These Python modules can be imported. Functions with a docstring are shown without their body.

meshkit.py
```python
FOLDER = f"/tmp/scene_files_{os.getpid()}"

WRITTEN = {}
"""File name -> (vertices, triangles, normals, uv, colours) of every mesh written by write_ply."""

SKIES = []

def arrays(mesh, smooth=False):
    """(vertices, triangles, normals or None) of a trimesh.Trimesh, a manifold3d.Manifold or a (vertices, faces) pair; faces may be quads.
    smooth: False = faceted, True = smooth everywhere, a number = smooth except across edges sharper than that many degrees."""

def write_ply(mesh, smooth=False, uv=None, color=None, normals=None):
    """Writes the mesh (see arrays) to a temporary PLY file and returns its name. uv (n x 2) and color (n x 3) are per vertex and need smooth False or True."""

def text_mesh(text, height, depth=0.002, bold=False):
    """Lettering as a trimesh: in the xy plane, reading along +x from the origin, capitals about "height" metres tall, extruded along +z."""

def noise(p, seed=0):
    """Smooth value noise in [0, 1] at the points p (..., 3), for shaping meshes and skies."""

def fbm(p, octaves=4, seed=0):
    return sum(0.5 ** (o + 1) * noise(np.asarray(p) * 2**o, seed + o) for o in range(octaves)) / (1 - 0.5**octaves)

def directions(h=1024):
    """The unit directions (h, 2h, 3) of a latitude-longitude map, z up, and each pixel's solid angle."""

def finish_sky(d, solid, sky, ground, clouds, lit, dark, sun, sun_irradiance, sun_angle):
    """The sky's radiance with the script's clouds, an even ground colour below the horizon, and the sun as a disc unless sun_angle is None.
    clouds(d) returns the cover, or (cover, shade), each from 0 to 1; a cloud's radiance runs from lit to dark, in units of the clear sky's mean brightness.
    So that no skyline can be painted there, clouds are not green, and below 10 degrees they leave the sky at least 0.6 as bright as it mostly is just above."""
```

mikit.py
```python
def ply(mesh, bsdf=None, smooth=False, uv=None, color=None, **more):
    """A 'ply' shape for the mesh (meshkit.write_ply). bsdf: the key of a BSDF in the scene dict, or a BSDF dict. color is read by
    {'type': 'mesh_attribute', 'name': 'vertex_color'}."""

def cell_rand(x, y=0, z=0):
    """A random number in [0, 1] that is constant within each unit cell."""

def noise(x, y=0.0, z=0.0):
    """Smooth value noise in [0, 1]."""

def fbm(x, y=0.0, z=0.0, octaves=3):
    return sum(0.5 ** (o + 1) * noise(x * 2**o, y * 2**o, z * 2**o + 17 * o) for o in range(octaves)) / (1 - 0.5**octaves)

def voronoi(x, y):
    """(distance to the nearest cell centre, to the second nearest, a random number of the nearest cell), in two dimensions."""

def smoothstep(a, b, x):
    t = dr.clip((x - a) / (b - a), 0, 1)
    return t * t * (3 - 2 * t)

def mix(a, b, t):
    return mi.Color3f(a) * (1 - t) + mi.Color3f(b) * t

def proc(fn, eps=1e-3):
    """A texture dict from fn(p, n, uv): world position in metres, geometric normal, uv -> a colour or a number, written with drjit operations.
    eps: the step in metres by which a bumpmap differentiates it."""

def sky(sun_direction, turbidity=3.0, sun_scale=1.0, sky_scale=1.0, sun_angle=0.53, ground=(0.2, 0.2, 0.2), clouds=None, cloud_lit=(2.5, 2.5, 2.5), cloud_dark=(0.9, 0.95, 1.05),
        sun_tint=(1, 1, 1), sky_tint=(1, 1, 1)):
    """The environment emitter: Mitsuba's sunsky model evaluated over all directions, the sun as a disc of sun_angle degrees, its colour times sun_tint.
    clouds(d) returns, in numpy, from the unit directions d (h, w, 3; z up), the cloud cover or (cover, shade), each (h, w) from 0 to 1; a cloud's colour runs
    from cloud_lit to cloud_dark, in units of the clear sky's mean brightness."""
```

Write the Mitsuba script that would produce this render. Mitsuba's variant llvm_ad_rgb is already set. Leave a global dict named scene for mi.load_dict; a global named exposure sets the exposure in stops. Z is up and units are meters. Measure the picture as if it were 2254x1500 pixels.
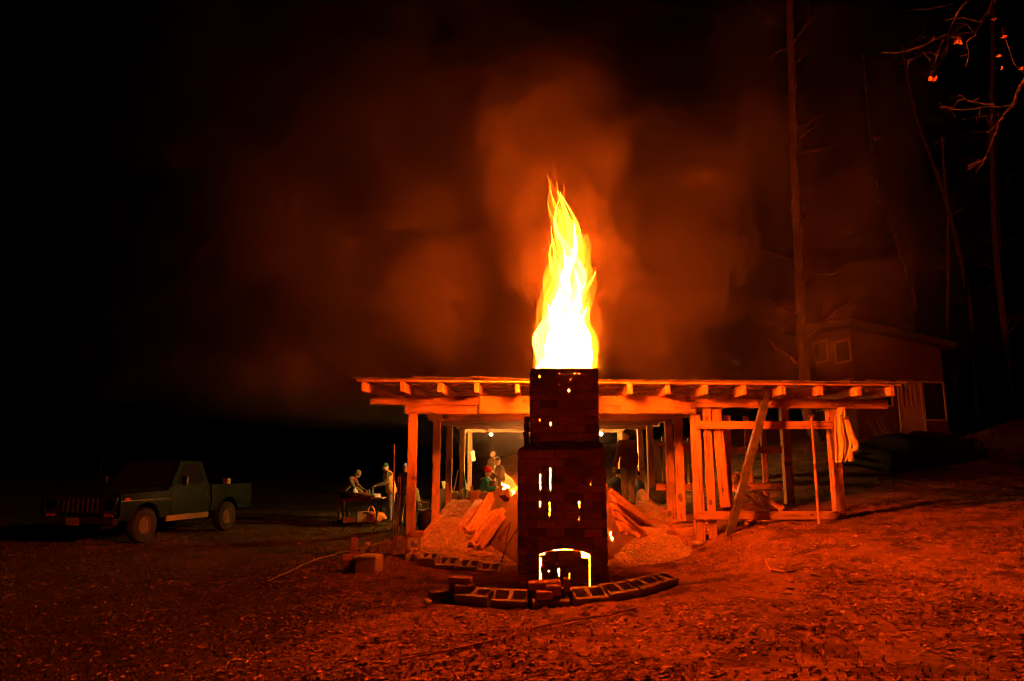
import math, random
import numpy as np, trimesh, manifold3d as m3, mitsuba as mi, drjit as dr
import mikit, meshkit
from scipy.interpolate import RBFInterpolator
from mikit import proc, noise, fbm, mix, smoothstep
T = mi.ScalarTransform4f
rng = np.random.default_rng(7)
R = random.Random(11)
scene, labels = {}, {}

# ------------------------------------------------------------------ camera, sky, exposure
EYE, F, CU, CV = 2.0, 1503.0, 1127.0, 750.0          # eye height, focal length and centre in pixels of a 2254 px wide frame
PITCH = math.atan(250 / F)
CP, SP = math.cos(PITCH), math.sin(PITCH)
scene['camera'] = dict(type='perspective', fov=2 * math.degrees(math.atan(CU / F)), fov_axis='x', near_clip=0.05, far_clip=900.0,
                       to_world=T().look_at(origin=[0, 0, EYE], target=[0, CP, EYE + SP], up=[0, 0, 1]))
exposure = 4.0
EX = 2.0 ** exposure
scene['sky'] = {**mikit.sky([0.3, 0.9, 0.12], turbidity=3, sun_scale=1e-7, sky_scale=2.2e-5, sky_tint=(1.0, 0.35, 0.25), ground=(0.1, 0.1, 0.1)), 'sampling_weight': 0.3}


def P(u, v, y):
    """The point at distance y in front of the tripod seen at a photograph pixel (used to measure where things stand)."""
    a, b = (u - CU) / F, (CV - v) / F
    d = np.array([a, CP - b * SP, SP + b * CP])
    return np.array([0, 0, EYE]) + d * (y / d[1])


# ------------------------------------------------------------------ materials
def rgb(*c):
    return {'type': 'rgb', 'value': list(c)}


def mat(key, refl, two=True, bump=None, scale=0.01, eps=2e-3):
    b = {'type': 'diffuse', 'reflectance': refl}
    if bump:
        b = {'type': 'bumpmap', 'texture': proc(bump, eps), 'scale': scale, 'bsdf': b}
    scene[key] = {'type': 'twosided', 'bsdf': b} if two else b
    return key


def grain(ax, lo, hi, knots=True):
    """Sawn softwood with the grain along one axis."""
    def fn(p, n, uv):
        s = [38.0, 38.0, 38.0]
        s[ax] = 1.6
        q = [p.x * s[0], p.y * s[1], p.z * s[2]]
        w = fbm(q[0], q[1], q[2], 3)
        t = [3.0, 3.0, 3.0]
        t[ax] = 0.8
        board = fbm(p.x * t[0], p.y * t[1], p.z * t[2], 2)
        k = [9.0, 9.0, 9.0]
        k[ax] = 5.0
        kn = smoothstep(0.80, 0.88, noise(p.x * k[0] + 3, p.y * k[1] + 7, p.z * k[2]))
        c = mix(lo, hi, dr.clip(0.55 * w + 0.75 * (board - 0.15), 0, 1))
        c = mix(c, (0.13, 0.06, 0.025), smoothstep(0.63, 0.72, fbm(q[0] * .8 + 5, q[1] * .8, q[2] * .8, 2)) * 0.7)
        blot = smoothstep(0.55, 0.75, fbm(p.x * 2.3 + 8, p.y * 2.3, p.z * 2.3, 3))
        c = mix(c, (0.17, 0.085, 0.04), blot * 0.45)
        return mix(c, (0.10, 0.05, 0.025), kn * 0.8)
    return proc(fn)


WLO, WHI = (0.27, 0.125, 0.05), (0.56, 0.30, 0.14)
mat('wood_x', grain(0, WLO, WHI))
mat('wood_y', grain(1, WLO, WHI))
mat('wood_z', grain(2, WLO, WHI))
mat('wood_grey', grain(2, (0.16, 0.11, 0.07), (0.34, 0.24, 0.16)))
mat('firewood', proc(lambda p, n, uv: mix((0.40, 0.20, 0.09), (0.70, 0.42, 0.20), fbm(p.x * 22 + p.z * 9, p.y * 22, p.z * 14, 3))))


def brick_tone(p, n, uv):
    b = fbm(p.x * 5, p.y * 5, p.z * 9, 2)
    g = fbm(p.x * 60, p.y * 60, p.z * 60, 2)
    soot = smoothstep(0.45, 0.75, fbm(p.x * 2.2 + 4, p.y * 2.2, p.z * 1.6, 3))
    c = mix((0.30, 0.135, 0.07), (0.48, 0.24, 0.13), dr.clip(b * 0.8 + (g - 0.5) * 0.6, 0, 1))
    return mix(c, (0.13, 0.07, 0.045), soot * 0.5)


mat('brick', proc(brick_tone), bump=lambda p, n, uv: fbm(p.x * 45, p.y * 45, p.z * 45, 3), scale=0.008)
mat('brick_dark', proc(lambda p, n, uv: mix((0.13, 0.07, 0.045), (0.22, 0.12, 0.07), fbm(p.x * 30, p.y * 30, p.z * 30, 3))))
mat('mortar', proc(lambda p, n, uv: mix((0.15, 0.085, 0.05), (0.24, 0.14, 0.085), fbm(p.x * 30, p.y * 30, p.z * 30, 3))))
mat('clay', proc(lambda p, n, uv: mix((0.30, 0.19, 0.11), (0.46, 0.31, 0.19), dr.clip(fbm(p.x * 2.5, p.y * 2.5, p.z * 2.5, 3) * 0.7 + fbm(p.x * 30, p.y * 30, p.z * 30, 3) * 0.4, 0, 1))),
    bump=lambda p, n, uv: fbm(p.x * 9, p.y * 9, p.z * 9, 4), scale=0.05)
mat('concrete', proc(lambda p, n, uv: mix((0.28, 0.22, 0.16), (0.50, 0.41, 0.31), fbm(p.x * 26, p.y * 26, p.z * 26, 4))),
    bump=lambda p, n, uv: fbm(p.x * 70, p.y * 70, p.z * 70, 2), scale=0.006)


def soil(p, n, uv):
    big = fbm(p.x * 0.7, p.y * 0.7, 0.0, 3)
    mid = fbm(p.x * 5 + 9, p.y * 5, 0.0, 3)
    fine = fbm(p.x * 38, p.y * 38, 0.0, 3)
    c = mix((0.085, 0.036, 0.016), (0.34, 0.155, 0.07), dr.clip(0.5 * mid + 0.9 * (fine - 0.2), 0, 1))
    # trodden dark patches and clods
    clod = smoothstep(0.56, 0.66, fbm(p.x * 2.6 + 40, p.y * 4.0, 0.0, 4))
    c = mix(c, (0.055, 0.026, 0.012), clod * 0.65)
    # lawn on the left, bare litter-strewn earth on the right, with a ragged border
    lawn = smoothstep(-0.9, 0.9, -1.9 - p.x + 3.2 * (fbm(p.x * 0.45 + 3, p.y * 0.45, 0.0, 3) - 0.5) + 1.6 * (mid - 0.5))
    c = mix(c, mix((0.022, 0.021, 0.007), (0.080, 0.060, 0.021), dr.clip(0.7 * fine + 0.6 * mid - 0.2, 0, 1)), lawn * 0.9)
    return mix(c, (0.10, 0.070, 0.026), smoothstep(0.55, 0.68, big) * 0.5)


mat('soil', proc(soil), bump=lambda p, n, uv: fbm(p.x * 16, p.y * 16, 0.0, 4), scale=0.035, eps=6e-3)
mat('gravel_bed', proc(lambda p, n, uv: mix((0.20, 0.125, 0.07), (0.56, 0.38, 0.22), fbm(p.x * 34, p.y * 34, p.z * 34, 3))),
    bump=lambda p, n, uv: fbm(p.x * 30, p.y * 30, 0.0, 3), scale=0.03, eps=5e-3)
mat('stone', proc(lambda p, n, uv: mix((0.20, 0.135, 0.08), (0.60, 0.43, 0.26), noise(p.x * 23, p.y * 23, p.z * 23))))
scene['steel'] = {'type': 'principled', 'base_color': proc(lambda p, n, uv: mix((0.10, 0.08, 0.07), (0.30, 0.26, 0.22), fbm(p.x * 12, p.y * 12, p.z * 12, 3))), 'metallic': 0.7, 'roughness': 0.45}
scene['roof_metal'] = {'type': 'twosided', 'bsdf': {'type': 'principled', 'base_color': proc(lambda p, n, uv: mix((0.28, 0.20, 0.15), (0.46, 0.36, 0.28), fbm(p.x * 3, p.y * 1.2, p.z * 3, 3))), 'metallic': 0.35, 'roughness': 0.55}}
mat('rust', proc(lambda p, n, uv: mix((0.09, 0.045, 0.025), (0.24, 0.12, 0.06), fbm(p.x * 30, p.y * 30, p.z * 12, 3))))
mat('black', rgb(0.02, 0.018, 0.016))
mat('rubber', rgb(0.03, 0.028, 0.026))


# ------------------------------------------------------------------ builders
def numbered(key):
    if key not in scene and key not in labels:
        return key
    for i in range(1, 2000):
        k = f'{key}_{i:03d}'
        if k not in scene and k not in labels:
            return k


def tag(key, label=None, cat=None, group=None, kind=None):
    d = labels.setdefault(key, {})
    for k, v in (('label', label), ('category', cat), ('group', group), ('kind', kind)):
        if v:
            d[k] = v
    return key


def add(key, mesh, bsdf, label=None, cat=None, group=None, kind=None, smooth=False, **more):
    key = numbered(key)
    scene[key] = mikit.ply(mesh, bsdf, smooth=smooth, **more)
    if label or cat or group or kind:
        tag(key, label, cat, group, kind)
    return key


def thing(key, label, cat, group=None):
    return tag(numbered(key), label, cat, group)


def cat_(ms):
    return trimesh.util.concatenate(list(ms))


def man2tri(m):
    q = m.to_mesh()
    return trimesh.Trimesh(np.array(q.vert_properties[:, :3], float), np.array(q.tri_verts), process=False)


def tri2man(t):
    return m3.Manifold(m3.Mesh(np.asarray(t.vertices, np.float32), np.asarray(t.faces, np.uint32)))


def hull(pts):
    return trimesh.convex.convex_hull(np.asarray(pts, float))


def cbox(sx, sy, sz, c=0.006):
    """Box with chamfered edges, centred."""
    h = np.array([sx, sy, sz]) / 2
    c = min(c, 0.45 * h.min())
    pts = []
    for k in range(3):
        e = h - c
        e[k] = h[k]
        for s in np.ndindex(2, 2, 2):
            pts.append(e * (np.array(s) * 2 - 1))
    return hull(pts)


def frame_of(p0, p1, up=(0, 0, 1)):
    z = np.asarray(p1, float) - p0
    L = np.linalg.norm(z)
    z /= L
    up = np.asarray(up, float)
    if abs(z @ up) > 0.98:
        up = np.array([0, 1.0, 0])
    x = np.cross(up, z)
    x /= np.linalg.norm(x)
    M = np.eye(4)
    M[:3, 0], M[:3, 1], M[:3, 2] = x, np.cross(z, x), z
    M[:3, 3] = (np.asarray(p0, float) + p1) / 2
    return M, L


def bar(p0, p1, w, h, c=0.006, up=(0, 0, 1), roll=0.0):
    """Timber from p0 to p1: w across, h along 'up'."""
    M, L = frame_of(p0, p1, up)
    b = cbox(w, h, L, c)
    if roll:
        b.apply_transform(trimesh.transformations.rotation_matrix(roll, [0, 0, 1]))
    b.apply_transform(M)
    return b


def tube(pts, r, sides=8, cap=True):
    pts = np.asarray(pts, float)
    n = len(pts)
    r = np.broadcast_to(np.asarray(r, float), (n,))
    t = np.gradient(pts, axis=0)
    t /= np.linalg.norm(t, axis=1, keepdims=True) + 1e-12
    ref = np.array([0, 0, 1.0]) if abs(t[0][2]) < 0.9 else np.array([0, 1.0, 0])
    a = np.cross(t, ref)
    a /= np.linalg.norm(a, axis=1, keepdims=True) + 1e-12
    b = np.cross(t, a)
    an = np.arange(sides) * 2 * np.pi / sides
    v = pts[:, None] + r[:, None, None] * (np.cos(an)[None, :, None] * a[:, None] + np.sin(an)[None, :, None] * b[:, None])
    v = v.reshape(-1, 3)
    f = []
    for i in range(n - 1):
        for j in range(sides):
            k = (j + 1) % sides
            f += [[i * sides + j, i * sides + k, (i + 1) * sides + k], [i * sides + j, (i + 1) * sides + k, (i + 1) * sides + j]]
    if cap:
        v = np.vstack([v, pts[0], pts[-1]])
        for j in range(sides):
            k = (j + 1) % sides
            f += [[n * sides, k, j], [n * sides + 1, (n - 1) * sides + j, (n - 1) * sides + k]]
    return trimesh.Trimesh(v, np.array(f)[:, ::-1], process=False)


def lathe(profile, n=24):
    """Turned shape about z from (r, z) pairs."""
    pr = np.asarray(profile, float)
    an = np.arange(n) * 2 * np.pi / n
    v = np.stack([pr[:, 0][:, None] * np.cos(an), pr[:, 0][:, None] * np.sin(an), np.repeat(pr[:, 1][:, None], n, 1)], -1).reshape(-1, 3)
    f = []
    for i in range(len(pr) - 1):
        for j in range(n):
            k = (j + 1) % n
            f += [[i * n + j, i * n + k, (i + 1) * n + k], [i * n + j, (i + 1) * n + k, (i + 1) * n + j]]
    return trimesh.Trimesh(v, f, process=False)


def at(m, p, rz=0.0, rx=0.0, ry=0.0):
    m = m.copy()
    tf = trimesh.transformations
    m.apply_transform(tf.euler_matrix(rx, ry, rz, 'sxyz'))
    m.apply_translation(np.asarray(p, float))
    return m


def rock(r, seed, sq=(1, 1, 0.6)):
    m = trimesh.creation.icosphere(2 if r > 0.04 else 1, 1.0)
    v = m.vertices * (0.75 + 0.5 * meshkit.noise(m.vertices * 1.7 + seed * 3.1)[:, None])
    m.vertices = v * r * np.array(sq)
    return m


# ------------------------------------------------------------------ terrain
CTRL = np.array([
    (-14, 8, -.1), (-14, 16, 0), (-14, 25, 0), (-9, 15.6, .1), (-7.7, 18.6, 0), (-5, 21, 0), (-3, 21, .02), (-3, 16, .08), (-4, 12, .12), (-8, 10, .08), (-6, 7, -.02),
    (-3, 8, .22), (-2.6, 11.4, .27), (-2.1, 13.5, .25), (-2, 17, .28), (-2.2, 22, .2), (0, 22, .3), (2, 21, .4), (0, 19, .33), (2.5, 19, .5),
    (-1.3, 11.8, .28), (-1, 14, .4), (-.8, 16, .5), (1, 12, .2), (1, 14, .4), (2.8, 12.5, .36), (3, 14.3, .5), (3, 16.3, .65),
    (.7, 8.7, .30), (.7, 9.8, .28), (.3, 10.7, .24), (-.7, 9.0, .30), (1.7, 9.4, .33), (.2, 8.2, .33), (-1.5, 10.4, .27), (2.0, 10.1, .36), (-.6, 10.3, .26), (1.4, 10.4, .28), (.5, 7.4, .45), (-.7, 7.7, .43), (1.4, 7.75, .47), (2.0, 8.4, .52),
    (0, 4.9, .49), (0, 6.4, .47), (0, 3, .53), (0, 0, .55), (-5, 4, -.05), (-2.2, 5, .33), (5, 4, .82), (9, 6, 1.0), (2.9, 8, .60), (3.1, 9.4, .60), (5, 9, .72), (8, 10, .92), (12, 10, 1.1), (10, 14, 1.15),
    (3.45, 11.3, .70), (3.15, 11.2, .5), (2.75, 11.2, .38), (4.98, 11.4, .875), (5.57, 11.75, .915), (4.2, 12.5, .84), (5, 14.3, .93), (12.5, 17, 1.18), (9, 17, 1.3), (8, 20, 1.6), (5, 16.5, 1.0), (4.6, 20, 1.0), (3.9, 17, .85),
    (12.5, 25, 2.55), (18.4, 29, 2.8), (11, 28, 2.4), (20, 22, 2.0), (18, 12, 1.4), (0, 26, .6), (-6, 30, 0), (5, 30, 1.6), (15, 40, 3.5), (0, 42, 1.4), (-15, 42, .2), (28, 40, 4.0), (-28, 30, 0), (-28, 8, .1), (28, 8, 1.4), (0, -8, .5)], float)
_rbf = RBFInterpolator(CTRL[:, :2], CTRL[:, 2], kernel='thin_plate_spline', smoothing=0.02, neighbors=24)


def ground_smooth(x, y):
    x, y = np.asarray(x, float), np.asarray(y, float)
    q = np.stack([np.clip(x.ravel(), -28, 28), np.clip(y.ravel(), -8, 42)], -1)
    return _rbf(q).reshape(x.shape)


def ground(x, y):
    x, y = np.asarray(x, float), np.asarray(y, float)
    p = np.stack([x, y, 0 * x], -1)
    far = np.clip((45 - y) / 10, 0.2, 1)
    return ground_smooth(x, y) + far * (0.07 * (meshkit.fbm(p * 1.1, 3) - 0.5) + 0.035 * (meshkit.fbm(p * 5.0, 3, 5) - 0.5))


def axis_span(a, b, n, p, c):
    t = np.linspace(-1, 1, n)
    t = np.sign(t) * np.abs(t) ** p
    return c + np.where(t < 0, t * (c - a), t * (b - c))


gx = np.unique(np.concatenate([np.linspace(-300, -40, 10), np.linspace(-38, -15, 24), np.linspace(-14.8, 15, 300), np.linspace(15.6, 38, 36), np.linspace(42, 300, 10)]))
gy = np.unique(np.concatenate([np.linspace(-20, 2.5, 14), np.linspace(2.6, 13, 210), np.linspace(13.1, 26, 110), np.linspace(26.4, 50, 30), np.geomspace(52, 600, 12)]))
GX, GY = np.meshgrid(gx, gy)
GZ = ground(GX, GY)
nx, ny = len(gx), len(gy)
ii, jj = np.meshgrid(np.arange(nx - 1), np.arange(ny - 1))
q = (jj * nx + ii).ravel()
add('ground', (np.stack([GX, GY, GZ], -1).reshape(-1, 3), np.stack([q, q + 1, q + nx + 1, q + nx], -1)), 'soil',
    label='sloping bare earth yard with trampled grass and fallen leaves', kind='structure', smooth=True)


# gravel platform under the shed, rising away from the chimney
def gz(y):
    return np.interp(y, [10.8, 11.6, 14, 16.7, 17.2], [.27, .43, .66, .87, .90])


def gl(y):
    return -1.60 + 0.042 * (y - 11.5)


def gr_(y):
    return 3.30 + 0.042 * (y - 11.5)


def gfront(x):
    return np.interp(x, [-1.6, -1.1, -.5, 0, 1.5, 2.2, 3.3], [11.45, 11.15, 10.98, 10.92, 10.9, 11.0, 11.55])


ns, nt = 150, 190
S_, T_ = np.meshgrid(np.linspace(0, 1, ns), np.linspace(0, 1, nt))
X0 = -1.60 + S_ * 4.9
Y_ = gfront(X0) + T_ * (17.0 - gfront(X0))
X_ = X0 + 0.042 * (Y_ - 11.5)
PP = np.stack([X_, Y_, 0 * X_], -1)
Z_ = gz(Y_) + 0.035 * (meshkit.fbm(PP * 2.5, 3, 9) - 0.5) + 0.02 * (meshkit.fbm(PP * 14, 2, 3) - 0.5)
V_ = np.stack([X_, Y_, Z_], -1)
top = V_.reshape(-1, 3)
ii, jj = np.meshgrid(np.arange(ns - 1), np.arange(nt - 1))
q = (jj * ns + ii).ravel()
faces = [np.stack([q, q + 1, q + ns + 1, q + ns], -1)]
loop = np.concatenate([np.arange(ns), np.arange(1, nt) * ns + ns - 1, (nt - 1) * ns + np.arange(ns - 2, -1, -1), np.arange(nt - 2, 0, -1) * ns])
low = top[loop].copy()
low[:, 2] -= 0.75
k = len(top) + np.arange(len(loop))
faces.append(np.stack([loop, k, np.roll(k, -1), np.roll(loop, -1)], -1))
add('gravel_floor', (np.vstack([top, low]), np.vstack(faces)), 'gravel_bed', label='pale gravel floor sloping up under the open shed', kind='structure', smooth=35)


def floor_z(x, y):
    """Height of what one stands on."""
    if gfront(x - 0.042 * (y - 11.5)) < y < 17.0 and gl(y) < x < gr_(y):
        return float(gz(y))
    return float(ground_smooth(np.array([x]), np.array([y]))[0])


# loose gravel on the floor (nobody could count it)
gpts = []
base = [rock(1.0, s, (1, .85, .6)) for s in range(6)]
base = [trimesh.Trimesh(b.vertices / np.abs(b.vertices).max(), b.faces, process=False) for b in [trimesh.creation.icosphere(1, 1.0) for s in range(1)]]
b0 = trimesh.creation.icosahedron()
vs, fs, o = [], [], 0
n_g = 15000
xs = rng.uniform(-1.6, 3.3, n_g)
ys = 10.9 + (rng.random(n_g) ** 1.5) * 6.0
for x, y in zip(xs, ys):
    if y < gfront(x) + 0.02:
        continue
    r = rng.uniform(0.008, 0.024)
    v = b0.vertices * r * (0.7 + 0.6 * rng.random((12, 1))) * np.array([1, 1, .7])
    vs.append(v + np.array([x + 0.042 * (y - 11.5), y, gz(y) + r * 0.25]))
    fs.append(b0.faces + o)
    o += 12
add('gravel', trimesh.Trimesh(np.vstack(vs), np.vstack(fs), process=False), 'stone', label='loose gravel strewn over the shed floor', kind='stuff')

# ------------------------------------------------------------------ brick chimney of the kiln
CX0, CX1, CY0, CY1 = 0.080, 1.208, 8.9, 9.85
UX0, UX1, UY0, UY1 = 0.251, 1.147, 9.0, 9.78
ZB, ZM, ZT = 0.20, 2.055, 3.13
chim = thing('chimney', 'tall square brick kiln chimney with fire showing through its joints', 'chimney')
COL = 158.6


def cu(u, v, y=CY0):
    return P(u, v, y)


# glowing cracks: (u centre, v top, v bottom, half width in metres)
CR_LOW = [(1212, 1031, 1062, .010), (1211, 1064, 1080, .007), (1190, 1045, 1080, .008), (1301, 1035, 1072, .006), (1189, 1104, 1118, .007), (1210, 1106, 1138, .008),
          (1276, 1104, 1121, .011), (1275.5, 1124, 1160, .007), (1233, 1008, 1014, .008), (1279, 1010, 1018, .005), (1298, 1106, 1110, .007), (1278, 1057, 1070, .003),
          (1240, 1028, 1031, .003)]
CR_UP = [(1188, 825, 833, .008), (1232, 821, 824, .006), (1266, 821, 824, .006), (1275, 821, 824, .006), (1232, 845, 848, .006), (1256, 833, 836, .006), (1253, 856, 863, .011), (1276, 896, 906, .007),
         (1189, 922, 928, .008), (1212, 930, 937, .012), (1277, 970, 973, .006), (1190, 968, 973, .004)]
CR_DOOR = [(1208, 1256, 1261, .008), (1230.5, 1253, 1263, .013), (1231, 1262, 1270, .007), (1254, 1263, 1280, .004), (1276, 1250, 1256, .002)]


def beads(cracks):
    out = []
    for (u, v0, v1, hw) in cracks:
        n = max(1, int(round((v1 - v0) / 11)))
        for i in range(n):
            a, b = v0 + (v1 - v0) * i / n, v0 + (v1 - v0) * (i + 1) / n
            out.append((u + R.uniform(-.5, .5), a, b - R.uniform(.0, 2.2), hw * R.uniform(.4, 1.0)))
    return out


def slot(u, v0, v1, hw, y):
    a, b = P(u, v0, y), P(u, v1, y)
    return (a[0] - hw, a[0] + hw, b[2], a[2])


slots = [slot(*c, CY0) for c in beads(CR_LOW)]
slots_up = [slot(*c, UY0) for c in beads(CR_UP)]
dl, dr_ = P(1187, 1290, CY0)[0], P(1301, 1290, CY0)[0]
dtop, dspring = P(1244, 1209, CY0)[2], P(1187, 1222, CY0)[2]


def arch(inset, top_in, y0, y1, zb=0.0):
    """Segmental-arched prism between y0 and y1."""
    pts = [(dl + inset, zb), (dr_ - inset, zb)]
    c = (dl + dr_) / 2
    for t in np.linspace(1, -1, 13):
        pts.append((c + t * ((dr_ - dl) / 2 - inset), dspring - top_in + (dtop - dspring) * (1 - t * t)))
    m = trimesh.creation.extrude_polygon(__import__('shapely').geometry.Polygon(pts), y1 - y0)
    v = m.vertices.copy()
    m.vertices = np.stack([v[:, 0], y1 - v[:, 2], v[:, 1]], -1)
    if m.volume < 0:
        m.invert()
    return m


door_hole = tri2man(arch(0, 0, CY0 - 0.1, CY0 + 0.4, 0.0))


def boxman(x0, x1, y0, y1, z0, z1):
    return m3.Manifold.cube([x1 - x0, y1 - y0, z1 - z0]).translate([x0, y0, z0])


cut_low = m3.Manifold.batch_boolean([boxman(s[0], s[1], CY0 - .1, CY0 + .3, s[2], s[3]) for s in slots] + [door_hole], m3.OpType.Add)
cut_up = m3.Manifold.batch_boolean([boxman(s[0], s[1], UY0 - .1, UY0 + .3, s[2], s[3]) for s in slots_up], m3.OpType.Add)
rest = []


def courses(x0, x1, y0, y1, z0, z1, n, cut, slot_list, door):
    h = (z1 - z0) / n
    L = 0.235
    for i in range(n):
        za, zb = z0 + i * h + 0.003, z0 + (i + 1) * h - 0.003
        off = (0.5 if i % 2 else 0.0) * L
        ends = [x0] + [e for e in np.arange(x0 + off, x1, L) if x0 + 0.05 < e < x1 - 0.05] + [x1]
        for a, b in zip(ends[:-1], ends[1:]):
            j = R.uniform(-0.006, 0.008)
            if R.random() < 0.06:
                j += 0.018
            bm = cbox(b - a - 0.006, 0.11, zb - za - R.uniform(0, 0.003), R.uniform(0.004, 0.010))
            bm.apply_transform(trimesh.transformations.rotation_matrix(R.uniform(-0.012, 0.012), [0, 1, 0]))
            bm.apply_translation([(a + b) / 2, y0 + 0.055 + j, (za + zb) / 2])
            hit = any(s[0] < b and s[1] > a and s[2] < zb and s[3] > za for s in slot_list) or (door and za < dtop and a < dr_ and b > dl)
            if hit:
                w = tri2man(bm) - cut
                if w.is_empty() or w.volume() < 1e-5:
                    continue
                bm = man2tri(w)
            add(chim + '__brick', bm, 'brick_dark' if R.random() < 0.16 else 'brick')
        for a, b in zip(ends[:-1], ends[1:]):
            j = R.uniform(-0.006, 0.006)
            m = cbox(b - a - 0.006, 0.11, zb - za, 0.005)
            m.apply_translation([(a + b) / 2, y1 - 0.055 + j, (za + zb) / 2])
            rest.append(m)
        ends = [y0 + .115] + [e for e in np.arange(y0 + .115 + (L / 2 if i % 2 else L), y1 - .115, L)] + [y1 - .115]
        for a, b in zip(ends[:-1], ends[1:]):
            if b - a < 0.03:
                continue
            for xx in (x0 + .055, x1 - .055):
                m = cbox(0.11, b - a - 0.006, zb - za, 0.005)
                m.apply_translation([xx + R.uniform(-0.006, 0.006), (a + b) / 2, (za + zb) / 2])
                rest.append(m)


courses(CX0, CX1, CY0, CY1, ZB, ZM, 17, cut_low, slots, True)
courses(UX0, UX1, UY0, UY1, ZM + 0.004, ZT, 10, cut_up, slots_up, False)
add(chim + '__side_bricks', cat_(rest), 'brick', kind='stuff')
shell = (boxman(CX0 + .012, CX1 - .012, CY0 + .014, CY1 - .012, ZB - .1, ZM - .004) - boxman(CX0 + .105, CX1 - .105, CY0 + .105, CY1 - .105, ZB - .2, ZM + .1)) - cut_low
shell2 = (boxman(UX0 + .010, UX1 - .010, UY0 + .012, UY1 - .010, ZM - .2, ZT - .006) - boxman(UX0 + .105, UX1 - .105, UY0 + .105, UY1 - .105, ZM - .4, ZT + .1)) - cut_up
add(chim + '__mortar', cat_([man2tri(shell), man2tri(shell2)]), 'mortar')
# sloped mortar shoulder between the two sections
c0 = np.array([(CX0 + .01, CY0 + .01), (CX1 - .01, CY0 + .01), (CX1 - .01, CY1 - .01), (CX0 + .01, CY1 - .01)])
c1 = np.array([(UX0 - .01, UY0 - .01), (UX1 + .01, UY0 - .01), (UX1 + .01, UY1 + .01), (UX0 - .01, UY1 + .01)])
sh = trimesh.convex.convex_hull(np.vstack([np.c_[c0, [ZM - .004] * 4], np.c_[c0, [ZM + .012] * 4], np.c_[c1, [ZM + .10] * 4]]))
shm = tri2man(sh) - boxman(UX0 + .02, UX1 - .02, UY0 + .02, UY1 - .02, ZM - .5, ZM + .5)
add(chim + '__shoulder', man2tri(shm), 'mortar')
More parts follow.
